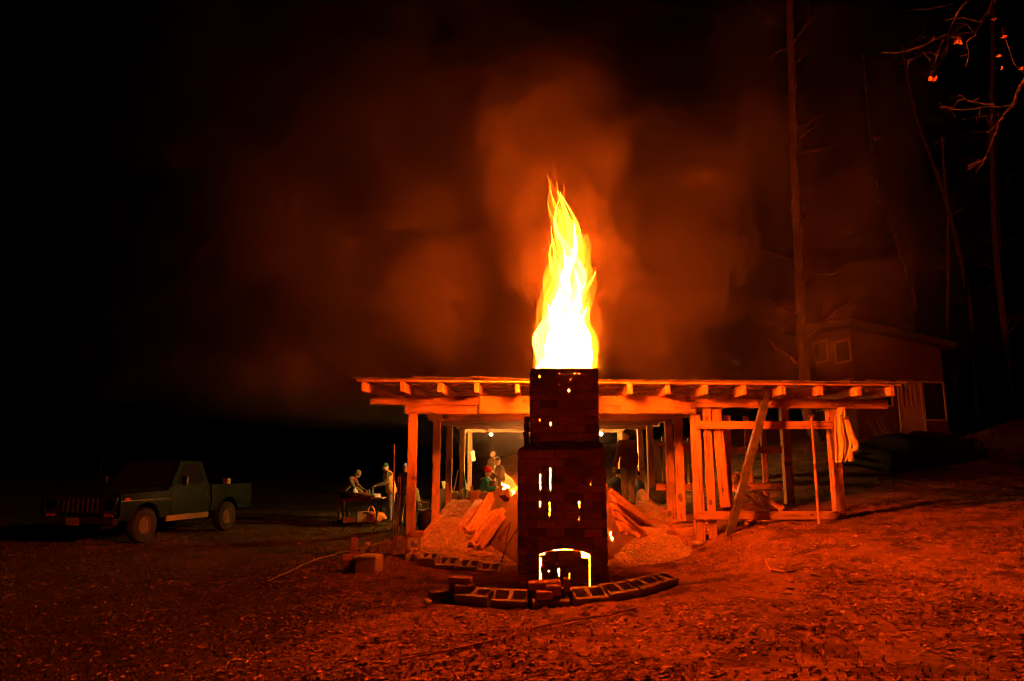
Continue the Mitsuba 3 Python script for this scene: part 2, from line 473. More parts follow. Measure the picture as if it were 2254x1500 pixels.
# a few bricks stacked on the left shoulder
for i in range(6):
    add(chim + '__loose_brick', at(cbox(0.075, 0.22, 0.062, 0.006), (UX0 - .05 + R.uniform(-.012, .012) - (0.012 if i < 3 else 0), UY0 + .13, ZM + .075 + i * .064), R.uniform(-.05, .05)), 'brick_dark')
# bricked-up stoke door set inside the arch with burning gaps around it
doorway = tri2man(arch(0.004, 0.010, CY0 + .03, CY0 + .13, -.05)) 
dcut = m3.Manifold.batch_boolean([boxman(*(slot(*c, CY0 + .03)[:2]), CY0 - .1, CY0 + .3, *(slot(*c, CY0 + .03)[2:])) for c in CR_DOOR] +
                                 [boxman(P(a, 1200, CY0)[0], P(b, 1200, CY0)[0], CY0, CY0 + .2, P(1200, vb, CY0)[2], P(1200, va, CY0)[2]) for a, b, va, vb in ((1188, 1199, 1214, 1224), (1196, 1204, 1212, 1217), (1281, 1299, 1213, 1230), (1186.5, 1192.5, 1230, 1246), (1187, 1190, 1246, 1254), (1187, 1191, 1257, 1262), (1186.5, 1192, 1264, 1277), (1187, 1190, 1279, 1296), (1212, 1232, 1207, 1214.5), (1234, 1262, 1206, 1213), (1263, 1279, 1208, 1213), (1296.6, 1301, 1230, 1252), (1297, 1301, 1254, 1271), (1296.8, 1301, 1274, 1294))], m3.OpType.Add)
zz = 0.19
row = 0
while zz < dtop:
    hh = 0.072
    off = 0.115 if row % 2 else 0
    ends = [dl] + [e for e in np.arange(dl + off + .115, dr_, .23) if dl + .04 < e < dr_ - .04] + [dr_]
    for a, b in zip(ends[:-1], ends[1:]):
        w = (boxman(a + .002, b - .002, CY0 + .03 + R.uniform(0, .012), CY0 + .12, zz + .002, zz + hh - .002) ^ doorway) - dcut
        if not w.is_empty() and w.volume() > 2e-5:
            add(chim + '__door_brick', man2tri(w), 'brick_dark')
    zz += hh
    row += 1
back_m = (tri2man(arch(0.005, 0.012, CY0 + .06, CY0 + .11, -.05))) - dcut
add(chim + '__door_mortar', man2tri(back_m), 'mortar')
# arch bricks (voussoirs) over the door
c = (dl + dr_) / 2
for t in np.linspace(-0.93, 0.93, 9):
    x = c + t * (dr_ - dl) / 2
    z = dspring + (dtop - dspring) * (1 - t * t)
    add(chim + '__arch_brick', at(cbox(0.074, 0.12, 0.11, 0.006), (x, CY0 + .045, z + .062), 0, 0, t * 0.16), 'brick')

# ------------------------------------------------------------------ fire
def emit(r, ratio=(1, .088, .003), w=1.0):
    return {'type': 'area', 'radiance': rgb(*(r / EX * x for x in ratio)), 'sampling_weight': w}


scene['flame_gas'] = {'type': 'null'}
scene['flame_body'] = {'type': 'blendbsdf', 'weight': proc(lambda p, n, uv: 0.25 + 0.1 * noise(p.x * 9, p.y * 9, p.z * 3)), 'a': {'type': 'null'}, 'b': {'type': 'diffuse', 'reflectance': rgb(0.0, 0.0, 0.0)}}

kiln_fire = thing('kiln_fire', 'fire inside the brick chimney seen through its cracks', 'fire')
hot = cat_([trimesh.creation.box(bounds=[[CX0 + .16, CY0 + .20, .22], [CX1 - .16, CY1 - .16, ZM - .1]]), trimesh.creation.box(bounds=[[UX0 + .16, UY0 + .2, ZM - .05], [UX1 - .16, UY1 - .16, ZT - .25]])])
scene[kiln_fire] = mikit.ply(hot, 'black', emitter=emit(3600, w=1.6))


def lick(center, radius, z0, z1, seed, rough=0.22, seg=40, nz=70, flat=1.0):
    """One closed tongue of flame: centre and radius are functions of t in 0..1 along its height."""
    t = np.linspace(0, 1, nz)
    an = np.arange(seg) * 2 * np.pi / seg
    tt, aa = np.meshgrid(t, an, indexing='ij')
    pos = np.stack([np.cos(aa) * 1.3, np.sin(aa) * 1.3, tt * (z1 - z0) * 0.9], -1)
    n1 = meshkit.fbm(pos * np.array([1.6, 1.6, 0.9]) + seed * 7.3, 4, seed) - 0.5
    n2 = meshkit.fbm(pos * np.array([5.0, 5.0, 2.2]) + seed * 3.1, 3, seed + 3) - 0.5
    rr = np.array([radius(x) for x in t])[:, None] * (1 + rough * 3.0 * n1 * np.minimum(1, tt * 5) + rough * 1.6 * n2)
    rr[-1] = 0.001
    cc = np.array([center(x) for x in t])
    sw = meshkit.fbm(np.stack([t * 3 + seed, t * 0, t * 0], -1), 3, seed) - 0.5
    x = cc[:, :1] + rr * np.cos(aa) + (sw * 0.22 * t)[:, None]
    y = cc[:, 1:] + flat * rr * np.sin(aa)
    z = z0 + tt * (z1 - z0) + 0.10 * n1 * np.minimum(1, tt * 6)
    v = np.stack([x, y, z], -1).reshape(-1, 3)
    f = []
    i, j = np.meshgrid(np.arange(nz - 1), np.arange(seg), indexing='ij')
    a, b = (i * seg + j).ravel(), (i * seg + (j + 1) % seg).ravel()
    f = np.vstack([np.stack([a, b, b + seg], -1), np.stack([a, b + seg, a + seg], -1)])
    m = trimesh.Trimesh(v, f, process=False)
    return m


FX, FY = (UX0 + UX1) / 2, (UY0 + UY1) / 2
# centre line and half width of the whole flame measured on the photograph: v, centre u, half width
FL = [(818, 1243, 60), (780, 1245, 62), (740, 1244, 64), (700, 1246, 62), (660, 1250, 61), (600, 1252, 58), (550, 1250, 55), (500, 1243, 49), (460, 1234, 41), (430, 1227, 32), (400, 1219, 22), (368, 1212, 10)]
FZ = np.array([P(u, v, FY)[2] for v, u, w in FL])
FXC = np.array([P(u, v, FY)[0] for v, u, w in FL])
FW = np.array([P(u + w, v, FY)[0] - P(u, v, FY)[0] for v, u, w in FL])
flame = thing('flame', 'towering bright yellow flame leaping from the chimney top', 'flame')


ZTIP, ZF0 = FZ[-1], FZ[0] - .12
fr_ = random.Random(5)


def layer(name, n, smin, smax, hs, rough, bsdf, e, w, extra=()):
    """A bundle of separate ragged tongues inside the measured outline, all of one brightness."""
    ms = []
    spec = list(extra)
    for i in range(n):
        u = -1 + 2 * (i + .5) / n + fr_.uniform(-.12, .12)
        spec.append((u * .82, fr_.uniform(-.6, .6), fr_.uniform(smin, smax), (1 - .48 * abs(u) ** 1.3) * fr_.uniform(.66, 1.0), None))
    for (u, v, sc, h, zb) in spec:
        z0 = ZF0 if zb is None else zb
        z1 = min(ZTIP + .15, z0 + (ZTIP - ZF0) * hs * h)
        jig, ph = fr_.uniform(.04, .13), fr_.uniform(0, 6)
        low = 1.0 if zb is None else 0.15

        def cen(t):
            z = z0 + t * (z1 - z0)
            return (np.interp(z, FZ, FXC) + u * np.interp(z, FZ, FW) * (1 - .18 * t) + jig * math.sin(ph + z * 3.7) * min(1, t * 1.6), FY + v * np.interp(z, FZ, FW) * .6)

        def rad(t):
            z = z0 + t * (z1 - z0)
            return max(.003, sc * np.interp(z, FZ, np.maximum(FW, .07)) * (1 - t ** 2.2) * min(1, low + t * 4))
        ms.append(lick(cen, rad, z0, z1, fr_.randint(1, 400), rough, 28, 60))
    add(flame + '__' + name, cat_(ms), bsdf, emitter=emit(e, w=w))


layer('outer_veil', 11, .30, .46, 1.0, .5, 'flame_gas', 0.8, .15, [(0, 0, .9, .96, None), (.3, 0, .5, .2, ZTIP - 1.3), (-.5, .1, .45, .16, ZTIP - 1.6)])
layer('veil', 11, .26, .40, .98, .5, 'flame_gas', 1.9, .3, [(0, 0, .75, .96, None), (.5, 0, .4, .16, ZTIP - 1.5)])
layer('orange_tongue', 11, .2, .34, .96, .5, 'flame_gas', 3.4, .4, [(0, 0, .5, .97, None)])
layer('yellow_tongue', 11, .13, .26, .88, .5, 'flame_body', 26.0, 1.0, [(0, 0, .38, 1.0, None), (.15, -.3, .2, .98, None)])
layer('pale_tongue', 10, .12, .24, .76, .5, 'flame_body', 130.0, 1.0, [(.05, 0, .3, 1.05, None)])
layer('bright_tongue', 8, .11, .22, .66, .46, 'flame_body', 1000.0, 2.5, [(.1, 0, .26, 1.1, None), (-.05, .2, .24, .95, None)])
layer('white_core', 6, .24, .38, .34, .32, 'black', 1900.0, 4.0, [(0, 0, .84, .55, None), (-.25, .1, .3, 1.2, None), (.3, .1, .3, 1.0, None)])

# ------------------------------------------------------------------ smoke
NX, NY, NZ = 136, 84, 122
SB = np.array([[-7.5, 8.6, 0.9], [8.5, 20.5, 13.0]])
gxs, gys, gzs = (np.linspace(SB[0, i], SB[1, i], n) for i, n in enumerate((NX, NY, NZ)))
ZZ, YY, XX = np.meshgrid(gzs, gys, gxs, indexing='ij')
Q = np.stack([XX, YY, ZZ], -1)
def rfbm(p, octaves, seed):
    """Fractal noise whose octaves are turned against one another, so that no lattice shows."""
    out, amp, tot = 0.0, .5, 0.0
    M_ = trimesh.transformations.euler_matrix(.7, .5, .9)[:3, :3]
    p = p @ M_.T
    for o in range(octaves):
        out = out + amp * meshkit.noise(p, seed + o)
        tot += amp
        amp *= .55
        p = (p @ M_.T) * 1.93 + 7.7
    return out / tot


warp = np.stack([rfbm(Q * 0.45 + 11, 3, 1), rfbm(Q * 0.45 + 31, 3, 2), rfbm(Q * 0.45 + 51, 3, 3)], -1) - 0.5
Qw = Q + warp * 2.2
bill = rfbm((Q + warp * 1.5) * np.array([.72, .72, .62]), 6, 4)
fine = rfbm(Qw * 2.0, 3, 8)
puff = np.clip((bill - 0.45) * 6.5, 0, 1) * np.clip(.1 + 2.6 * (rfbm((Q + warp) * 1.7, 5, 8) - .28), .05, 1.6)
fx = np.interp(ZZ, FZ, FXC)
zrel = ZZ - ZT
hr = np.hypot(XX - fx, (YY - FY - .25 - .06 * np.maximum(zrel, 0)) * 0.8)
# plume: a column round the flame widening upward, plus banks drifting left and right behind it
Rp = np.interp(zrel, [-.3, .3, 1.0, 1.8, 2.6, 3.6, 4.4, 5.2], [.45, .55, .62, .80, 1.0, 1.12, .95, .4])
cn = rfbm((Q + warp * .9) * np.array([1.15, 1.15, 1.0]) + 5, 5, 12) - .5
cn = cn + .30 * (.35 - np.abs(rfbm(Q * 2.6 + warp + 9, 4, 31) - .5) * 2.4)
col = np.clip((Rp + .06 + 1.35 * cn - hr) / .16, 0, 1) * np.clip((zrel + .25) * 4, 0, 1) * np.clip((5.4 - zrel) / 1.4, 0, 1)
colw = 0.20 + 1.6 * np.clip((rfbm((Q + warp) * 2.5 + 5, 5, 14) - 0.42) * 4, 0, 1)
edge = np.minimum.reduce([(XX - SB[0, 0]) / 2.5, (SB[1, 0] - XX) / 2.5, (YY - SB[0, 1]) / .8, (SB[1, 1] - YY) / 2.0, (SB[1, 2] - ZZ) / 3.0, (ZZ - SB[0, 2]) / .3])
edge = np.clip(edge, 0, 1)
edge = edge * edge * (3 - 2 * edge)
bank = np.clip(1.15 - np.abs(XX - 0.9) / 6.2, 0.04, 1) ** 1.2 * np.clip((YY - 9.4) / 1.2, 0, 1) * np.exp(-np.maximum(ZZ - 6.5, 0) / 2.6)
dens = (puff * bank * 0.080 + col * colw * 0.092 + 0.0010) * edge
open_air = np.clip((ZZ - np.where((XX > -2.4) & (YY > 11.3), 3.3, 2.5)) / .5, 0, 1)
dens *= open_air
# smoke from the side stoke hole gathering under the shed roof
px_, py_ = -.12 + .25 * (ZZ - 1.3), 13.2 + .8 * (ZZ - 1.3)
pl = np.exp(-((XX - px_) ** 2 + (YY - py_) ** 2 * .5) / (.10 + .22 * np.maximum(ZZ - 1.2, 0)) ** 1.3) * (ZZ > 1.25)
under = np.exp(-((XX - .7) / 1.5) ** 2) * np.clip((YY - 12.2) / 1.5, 0, 1) * np.clip((20 - YY) / 3, 0, 1) * np.exp(-((ZZ - 2.65) / .45) ** 2)
pl = (pl * .30 + under * .055) * np.clip((rfbm(Q * 2.0 + warp * 2, 4, 71) - .34) * 4, .1, 1.4) * (ZZ < 3.1)
dens = np.maximum(dens, pl * edge)
scene['smoke_medium'] = {'type': 'heterogeneous', 'albedo': rgb(0.90, 0.74, 0.60),
                         'sigma_t': {'type': 'gridvolume', 'grid': mi.VolumeGrid(dens[..., None].astype(np.float32)), 'filter_type': 'trilinear',
                                     'to_world': T().translate(list(SB[0])).scale(list(SB[1] - SB[0]))},
                         'phase': {'type': 'hg', 'g': 0.15}}
scene['smoke'] = {'type': 'cube', 'to_world': T().translate(list((SB[0] + SB[1]) / 2)).scale(list((SB[1] - SB[0]) / 2)), 'bsdf': {'type': 'null'},
                  'interior': {'type': 'ref', 'id': 'smoke_medium'}}
tag('smoke', 'brown drifting wood smoke lit orange around the flame', 'smoke', kind='stuff')

#@@PART2
# ------------------------------------------------------------------ kiln body behind the chimney
def kx(y):
    return 0.70 + 0.042 * (y - 9.9)


def kw(y):
    return float(np.interp(y, [9.8, 10.6, 10.95, 11.6, 12.45, 14, 15.5, 16.3, 16.7], [.46, .56, .66, 1.02, 1.36, 1.7, 1.72, 1.55, 1.2]))


def kh(y):
    return float(np.interp(y, [9.8, 10.8, 11.6, 13, 15, 16.3, 16.7], [.75, .95, 1.1, 1.22, 1.25, 1.1, .75]))


def kiln_z(x, y):
    r = abs(x - kx(y)) / kw(y)
    return gz(y) + kh(y) * (1 - min(1, r) ** 1.6) - (0.05 if r >= 1 else 0)


def march(u, v, zf, y0=2.5, y1=34, step=0.02):
    """Where the sight line through a photograph pixel meets a surface z = zf(x, y)."""
    d = P(u, v, 1.0) - np.array([0, 0, EYE])
    for y in np.arange(y0, y1, step):
        p = np.array([0, 0, EYE]) + d * y
        if p[2] <= zf(p[0], p[1]):
            return p
    return np.array([0, 0, EYE]) + d * y1


_gcache = {}


def G(u, v, y0=2.5):
    return march(u, v, floor_z, y0, step=0.04)


kiln = thing('kiln', 'long clay covered wood kiln body bulging out behind the brick chimney', 'kiln')
rows, cols = [], 61
ysk = np.linspace(9.84, 16.7, 100)
for y in ysk:
    r = np.linspace(-1, 1, cols)
    r = np.sign(r) * np.abs(r) ** 0.9
    x = kx(y) + r * kw(y)
    z = gz(y) + kh(y) * (1 - np.abs(r) ** 1.6)
    z[0] -= .12
    z[-1] -= .12
    rows.append(np.stack([x, np.full(cols, y), z], -1))
V = np.array(rows).reshape(-1, 3)
nb = (meshkit.fbm(V * 2.2, 4, 2) - 0.5)[:, None] * 0.11 + (meshkit.fbm(V * 8.0, 3, 6) - 0.5)[:, None] * 0.02
V = V + nb * np.array([.6, 0, 1])
i, j = np.meshgrid(np.arange(len(ysk) - 1), np.arange(cols - 1), indexing='ij')
q = (i * cols + j).ravel()
fk = [np.stack([q, q + 1, q + cols + 1, q + cols], -1)]
fr = np.arange(cols)
cen = len(V)
V = np.vstack([V, [kx(9.84), 9.84, .4], [kx(16.7), 16.7, .8]])
tri = [[a, cen, a + 1] for a in fr[:-1]] + [[len(ysk) * cols - cols + a, len(ysk) * cols - cols + a + 1, cen + 1] for a in fr[:-1]]
fk = np.vstack([fk[0][:, [0, 1, 2]], fk[0][:, [0, 2, 3]], np.array(tri)])
add(kiln + '__body', trimesh.Trimesh(V, fk, process=False), 'clay', smooth=50)
# side stoke hole with its brick plug pulled aside, fire licking out
sp = march(1126, 1092, kiln_z, 10.9)
nrm = np.array([-0.62, -0.38, 0.68])
nrm /= np.linalg.norm(nrm)
Mh = np.eye(4)
zx = np.cross([0, 0, 1.0], nrm)
zx /= np.linalg.norm(zx)
Mh[:3, 0], Mh[:3, 1], Mh[:3, 2], Mh[:3, 3] = zx, np.cross(nrm, zx), nrm, sp
plug = cbox(.17, .17, .17, .01)
plug.apply_transform(trimesh.transformations.rotation_matrix(.35, [.3, .4, 1]))
plug.apply_translation([-0.0, -0.06, .10])
plug.apply_transform(Mh)
add(kiln + '__stoke_plug', plug, 'brick_dark')
rim = at(trimesh.creation.annulus(.10, .16, .05), (0, .05, .01))
rim.apply_transform(Mh)
add(kiln + '__stoke_hole', rim, 'brick')
sp2 = march(1112, 1169, kiln_z, 10.9)
m = cbox(.09, .34, .05, .01)
M2 = Mh.copy()
M2[:3, 3] = sp2
m.apply_transform(M2)
add(kiln + '__stoke_cover', m, 'rust', label='small dark cover low on the kiln side')
sf = thing('side_flame', 'small bright flame bursting from the stoke hole on the kiln side', 'flame')
up = np.array([0, 0, 1.0])


def small_flame(key, base, h, w, seed, e, wgt, bsdf, lean=(0, 0), flat=1.0):
    m = lick(lambda t: (base[0] + lean[0] * t, base[1] + lean[1] * t), lambda t: max(.002, w * (0.75 + .5 * math.sin(min(1, t * 2.2) * 1.57)) * (1 - t ** 1.6)), base[2], base[2] + h, seed, .3, 20, 24, flat)
    add(key, m, bsdf, emitter=emit(e, (1, .2, .015), w=wgt))


small_flame(sf + '__core', sp + nrm * .06 + [-.05, 0, .02], .17, .055, 41, 120, .5, 'black', (-.05, 0))
small_flame(sf + '__core', sp + nrm * .05 + [.06, 0, -.06], .12, .045, 42, 120, .4, 'black', (-.03, 0))
small_flame(sf + '__veil', sp + [0, 0, -.02], .42, .13, 43, 2.0, .1, 'flame_gas', (-.1, 0))
# fire glow at the stoke hole on the hidden flank, right of the chimney
gp = march(1346, 1187, kiln_z, 10.95)
small_flame(numbered('side_flame'), gp + [-.02, 0, -.05], .16, .035, 44, 120, .4, 'black')
tag('side_flame_001', 'tiny flame low on the kiln just right of the chimney', 'flame')
# thermocouple wires hanging down the kiln beside the chimney
for a, b, c in (((1139, 1085), (1118, 1185), (1098, 1262)), ((1140, 1168), (1115, 1200), (1099, 1258))):
    pts = [march(*a, kiln_z, 10.9) + [0, -.03, .03], march(*b, kiln_z, 10.9) + [0, -.05, .05], G(*c, 9.9) + [0, 0, .01]]
    t = np.linspace(0, 1, 16)[:, None]
    pp = (1 - t) ** 2 * pts[0] + 2 * t * (1 - t) * pts[1] + t * t * pts[2]
    add('wire', tube(pp, .005, 5), 'black', 'thin black cable trailing down from the kiln ' + ('to the ground left of the chimney' if a[1] < 1100 else 'lower flank, the shorter of two cables'), 'cable')

# ------------------------------------------------------------------ open timber shed
shed = thing('open_shed', 'open timber shed with a low flat metal roof over the kiln', 'shed')
YF = [11.75, 14.3, 16.7, 19.1, 22.0]


def roofz(x):
    return 3.0 - 0.0085 * (x + 2.4)


def beam(name, y, u0, u1, v0, v1, th, bsdf='wood_x', parent=None):
    a, b = P(u0, (v0 + v1) / 2, y), P(u1, (v0 + v1) / 2, y)
    zt, zb = P((u0 + u1) / 2, v0, y)[2], P((u0 + u1) / 2, v1, y)[2]
    m = cbox(b[0] - a[0], th, zt - zb, .008)
    m.apply_translation([(a[0] + b[0]) / 2, y + th / 2, (zt + zb) / 2])
    return add((parent or shed) + '__' + name, m, bsdf)


def post(y, u, zt, zb, w=.15, name='post', parent=None, d=None, lean=0):
    x = P(u, 1000, y)[0]
    return add((parent or shed) + '__' + name, bar([x + lean, y + w / 2, zb], [x, y + w / 2, zt], w, d or w, .008, up=(0, 1, 0)), 'wood_z')


beam('header', 11.75, 891, 1533, 888, 911.5, .09)
fz = P(1300, 888, 11.75)[2]
add(shed + '__plate', bar([P(815, 878, 11.70)[0], 11.77, roofz(-2.4) - .085], [P(1955, 885, 11.70)[0], 11.77, roofz(6.3) - .085], .155, .14, .008, up=(0, 1, 0)), 'wood_x')
beam('fascia_board', 11.655, 1055, 1531, 872, 911, .036)
hb = P(1300, 911.5, 11.75)[2]
ks = 0.042
posts_left = [(906, 1184), (960, 1166), (988, 1130), (1017, 1120), (1034, 1112)]
for i, y in enumerate(YF):
    ul, _ = posts_left[i]
    xl = P(ul, 1000, y)[0]
    xr = P([1536, 1475, 1433, 1411, 1366][i], 1000, y)[0]
    zl = float(ground(np.array([xl]), np.array([y]))[0])
    post(y + .004 * i, ul, hb, (0.60 if i == 0 else zl - .1), .15 if i < 4 else .14)
    post(y + .004 * i, [1536, 1475, 1433, 1411, 1366][i], hb, floor_z(xr, y) - .15, .15)
    if i:
        a, b = xl - .18, xr + .2
        add(shed + '__header', at(cbox(b - a, .09, .19, .008), ((a + b) / 2, y + .045, hb + .095 + .001 * i)), 'wood_x')
        a, b = -2.3 + ks * (y - 11.75), 4.3 + ks * (y - 11.75)
        add(shed + '__plate', at(cbox(b - a, .14, .13, .008), ((a + b) / 2, y + .07, hb + .19 + .068)), 'wood_x')
# rafters from eave to back
RU = [803, 886, 970, 1051, 1139, 1222, 1305, 1388, 1472, 1555, 1639, 1723, 1806, 1890, 1963]
for u in RU:
    x = P(u, 850, 11.05)[0]
    yend = 22.6 if x < 4.3 else 14.6
    dx = ks * (yend - 11.05) if x < 4.3 else 0.1
    x += R.uniform(-.02, .02)
    add(shed + '__rafter', bar([x, 11.05 + R.uniform(-.05, .03), roofz(x) + .080 + R.uniform(-.008, .004)], [x + dx, yend, roofz(x) + .084], R.uniform(.065, .09), R.uniform(.145, .165), .006), 'wood_y')
for k_, y in enumerate(np.arange(11.09, 22.6, .61)):
    xa, xb = -2.52 + ks * (y - 11.05), (6.32 if y < 14.5 else 4.4 + ks * (y - 11.05))
    add(shed + '__purlin', bar([xa, y, roofz(xa) + .180], [xb, y, roofz(xb) + .180], .09, .032, .004, up=(0, 0, 1)), 'wood_x')


def corrugated(x0, x1, y0, y1, z0, z1):
    n = max(8, int((x1 - x0) / .019))
    xs = np.linspace(x0, x1, n)
    ph = (xs - x0) / .076 * 2 * np.pi
    zc = np.interp(xs, [x0, x1], [z0, z1]) + .010 * np.cos(ph)
    v = []
    for y in (y0, y1):
        v += [np.stack([xs + ks * (y - 11), np.full(n, y), zc + .002], -1), np.stack([xs + ks * (y - 11), np.full(n, y), zc - .002], -1)]
    v = np.vstack(v)
    f = []
    for j in range(n - 1):
        a, b, c_, d = j, n + j, 2 * n + j, 3 * n + j
        f += [[a, a + 1, c_ + 1, c_], [b, d, d + 1, b + 1], [a, b, b + 1, a + 1], [c_, c_ + 1, d + 1, d]]
    return v, np.array(f)


xk = -2.56
si = 0
while xk < 6.2:
    w = .92
    ye = 17.0 if xk < 4.2 else 14.7
    lift = .004 * (si % 2) + R.uniform(0, .012)
    z0, z1 = roofz(xk) + .212 + lift, roofz(xk + w) + .212 + lift
    if si < 4:
        z0 += .02 * (si % 3)
    add(shed + '__roof_sheet', corrugated(xk, min(xk + w + .05, 6.4), 10.98 + R.uniform(-.03, .03), ye, z0, z1), 'roof_metal', smooth=40)
    if xk < 4.2:
        add(shed + '__roof_sheet', corrugated(xk, xk + w + .05, 16.9, 22.8, z0 + .012, z1 + .012), 'roof_metal', smooth=40)
    xk += w
    si += 1
# kerb board holding the gravel on the left
for (ya, yb) in ((11.62, 14.2), (14.22, 16.9)):
    pa = np.array([gl(ya) - .03, ya, gz(ya) - .13])
    pb = np.array([gl(yb) - .03, yb, gz(yb) - .13])
    add(shed + '__kerb_board', bar(pa, pb, .13, .34, .008), 'wood_y')
add(shed + '__kerb_board', bar([gl(16.9) - .05, 17.05, .72], [gr_(17) - .6, 17.05, .72], .09, .36, .008), 'wood_x')
# end frame of the lean-to on the right
z_ = P(1842, 1146, 11.8)[2]
post(11.80, 1842, roofz(5.5) - .16, z_, .165)
beam('rail', 11.70, 1533, 1834, 927, 945, .045)
beam('rail', 11.70, 1529, 1850, 1126, 1145, .07)
for u, w, v0, v1 in ((1682, .10, 938, 1108), (1731, .16, 938, 1122)):
    x = P(u, 1000, 14.3)[0]
    add(shed + '__post', bar([x, 14.3, P(u, v1, 14.3)[2] - .15], [x, 14.3, 2.98], w, w, .006, up=(0, 1, 0)), 'wood_z')
for v0, v1 in ((983, 998), (1063, 1080)):
    beam('rail', 14.18, 1590, 1722, v0, v1, .045)
for v0, v1 in ((973, 986), (1062, 1080)):
    beam('rail', 14.42, 1445, 1530, v0 + 3, v1, .045)
beam('rail', 14.42, 1484, 1530, 985, 1000, .045)
for u0, u1, v0, v1 in ((1637, 1652, 916, 1064),):
    a, b = P(u0 + 4, v0, 14.13), P(u1, v1, 14.13)
    add(shed + '__brace', bar(b, a, .11, .035, .005, up=(0, 1, 0)), 'wood_z')
# weathered plank wall at the back right
for i, (x, w) in enumerate([(3.55, .2), (3.78, .19), (4.02, .22), (4.28, .2), (4.52, .2), (4.75, .22)]):
    zb = float(ground_smooth(np.array([x + .6]), np.array([19.4]))[0])
    add(shed + '__plank', bar([x + .5 + R.uniform(-.02, .02), 19.35, zb - .1], [x + .5, 19.35, 2.5 - R.uniform(0, .35)], w, .03, .004, up=(0, 1, 0)), 'wood_grey')
# pallet floor slats inside the right bay
for i in range(6):
    y = 11.95 + i * .33
    z = .58 + .02 * i
    add(shed + '__floor_slat', bar([2.92 + .02 * i, y, z], [4.0 + .02 * i, y + .28, z + .05], .15, .03, .004), 'wood_x')
for x in (2.98, 3.9):
    add(shed + '__floor_bearer', bar([x, 11.86, .53], [x + .1, 13.9, .63], .08, .09, .005), 'wood_y')


# leaning loose timber
def leaning(key, u0, v0, u1, v1, ya, yb, w, th, bsdf, label, cat, group=None):
    a, b = P(u0, v0, ya), P(u1, v1, yb)
    return add(key, bar(b, a, w, th, .006, up=(0, 1, 0)), bsdf, label, cat, group)


leaning('leaning_board', 1555, 901, 1570, 1188, 11.80, 11.78, .14, .035, 'wood_z', 'orange lit board leaning beside the front right shed post, touching the beam', 'board')
leaning('leaning_board', 1576, 901, 1597, 1118, 11.83, 11.79, .17, .035, 'wood_z', 'wide board with a knot and a dark lower end, second from the front right post', 'board')
leaning('leaning_board', 1600, 915, 1604, 1106, 11.98, 11.96, .12, .035, 'wood_z', 'board standing behind the two front leaning boards', 'board')
leaning('leaning_board', 1492, 905, 1500, 1147, 13.6, 13.3, .17, .04, 'wood_z', 'reddish board leaning between the two right shed posts', 'board')
add('board_stub', at(cbox(.2, .12, .2, .008), P(1597, 1124, 11.90)), 'rust', 'dark block under the foot of a leaning board', 'block')
a, b = P(1690, 862, 11.5), P(1605, 1179, 11.32)
pipe = thing('steel_channel', 'long dark steel channel leaning against the shed plate', 'steel beam')
Mx, L = frame_of(b, a, (0, 1, 0))
prof = __import__('shapely').geometry.Polygon([(-.06, -.05), (.06, -.05), (.06, .05), (.052, .05), (.052, -.042), (-.052, -.042), (-.052, .05), (-.06, .05)])
m = trimesh.creation.extrude_polygon(prof, L)
m.apply_translation([0, 0, -L / 2])
m.apply_transform(Mx)
scene[pipe] = mikit.ply(m, 'steel')
pole = thing('digging_bar', 'thin pole with a flared top leaning on the top rail', 'pole')
a, b = P(1786, 917, 11.62), P(1803, 1154, 11.45)
add(pole + '__shaft', tube([b, (a + b) / 2, a], [.026, .022, .02], 10), 'wood_z')
add(pole + '__head', at(cbox(.085, .05, .03, .006), a + [0, 0, .01]), 'rust')

# ------------------------------------------------------------------ lamps hanging in the shed
scene['bulb_glass'] = {'type': 'diffuse', 'reflectance': rgb(.0, .0, .0)}


def lamp(u, v, y, label, power, rz):
    p = P(u, v, y)
    k = thing('clamp_lamp', label, 'lamp', 'clamp lamps under the shed roof')
    m = trimesh.creation.icosphere(2, .042)
    m.apply_translation(p)
    scene[k + '__bulb'] = mikit.ply(m, 'bulb_glass', smooth=True, emitter={'type': 'area', 'radiance': rgb(power / EX, power * .48 / EX, power * .12 / EX), 'sampling_weight': 1.6})
    sh = lathe([(.02, .05), (.05, .045), (.09, .0), (.12, -.05), (.122, -.05), (.093, .004), (.052, .05), (.02, .055)], 20)
    add(k + '__shade', at(sh, p + [-.05 * rz, 0.03, .12], 0, .35, .5 * rz), 'steel', smooth=40)
    add(k + '__socket', at(trimesh.creation.cylinder(.022, .07), p + [-.07 * rz, .03, .19], 0, .3, .5 * rz), 'black')
    add(k + '__cord', tube([p + [-.05 * rz, .03, .13], p + [-.03 * rz, .05, .3], p + [.02, .08, hb - p[2] + .05]], .005, 5), 'black')


lamp(1081, 957, 19.75, 'lit clamp lamp hanging under the beam above the seated group', 13000, 1)
lamp(1323, 956, 19.75, 'lit clamp lamp just right of the upper chimney', 13000, -1)
# paper note on the back post
pn = P(1041, 1004, 21.95)
add('paper_note', at(cbox(.14, .004, .33, .001), pn, 0, 0, -.12), 'paper' if 'paper' in scene else mat('paper', rgb(.72, .68, .6)), 'white paper sheet pinned to the back left post', 'paper')

# ------------------------------------------------------------------ split firewood leaning on the kiln
def stick(p0, p1, r, seed):
    rr = random.Random(seed)
    n = rr.choice([3, 4, 4, 5])
    an = sorted(rr.uniform(0, 6.283) * .25 + k * 6.283 / n for k in range(n))
    M, L = frame_of(p0, p1)
    pts = []
    for s in (-.5, .5):
        for a in an:
            q_ = r * rr.uniform(.75, 1.2)
            pts.append([q_ * math.cos(a), q_ * math.sin(a), s * L + rr.uniform(-.02, .02)])
    for a in an:
        q_ = r * rr.uniform(.85, 1.25)
        pts.append([q_ * math.cos(a), q_ * math.sin(a), rr.uniform(-.2, .2) * L])
    m = hull(pts)
    m.apply_transform(M)
    return m


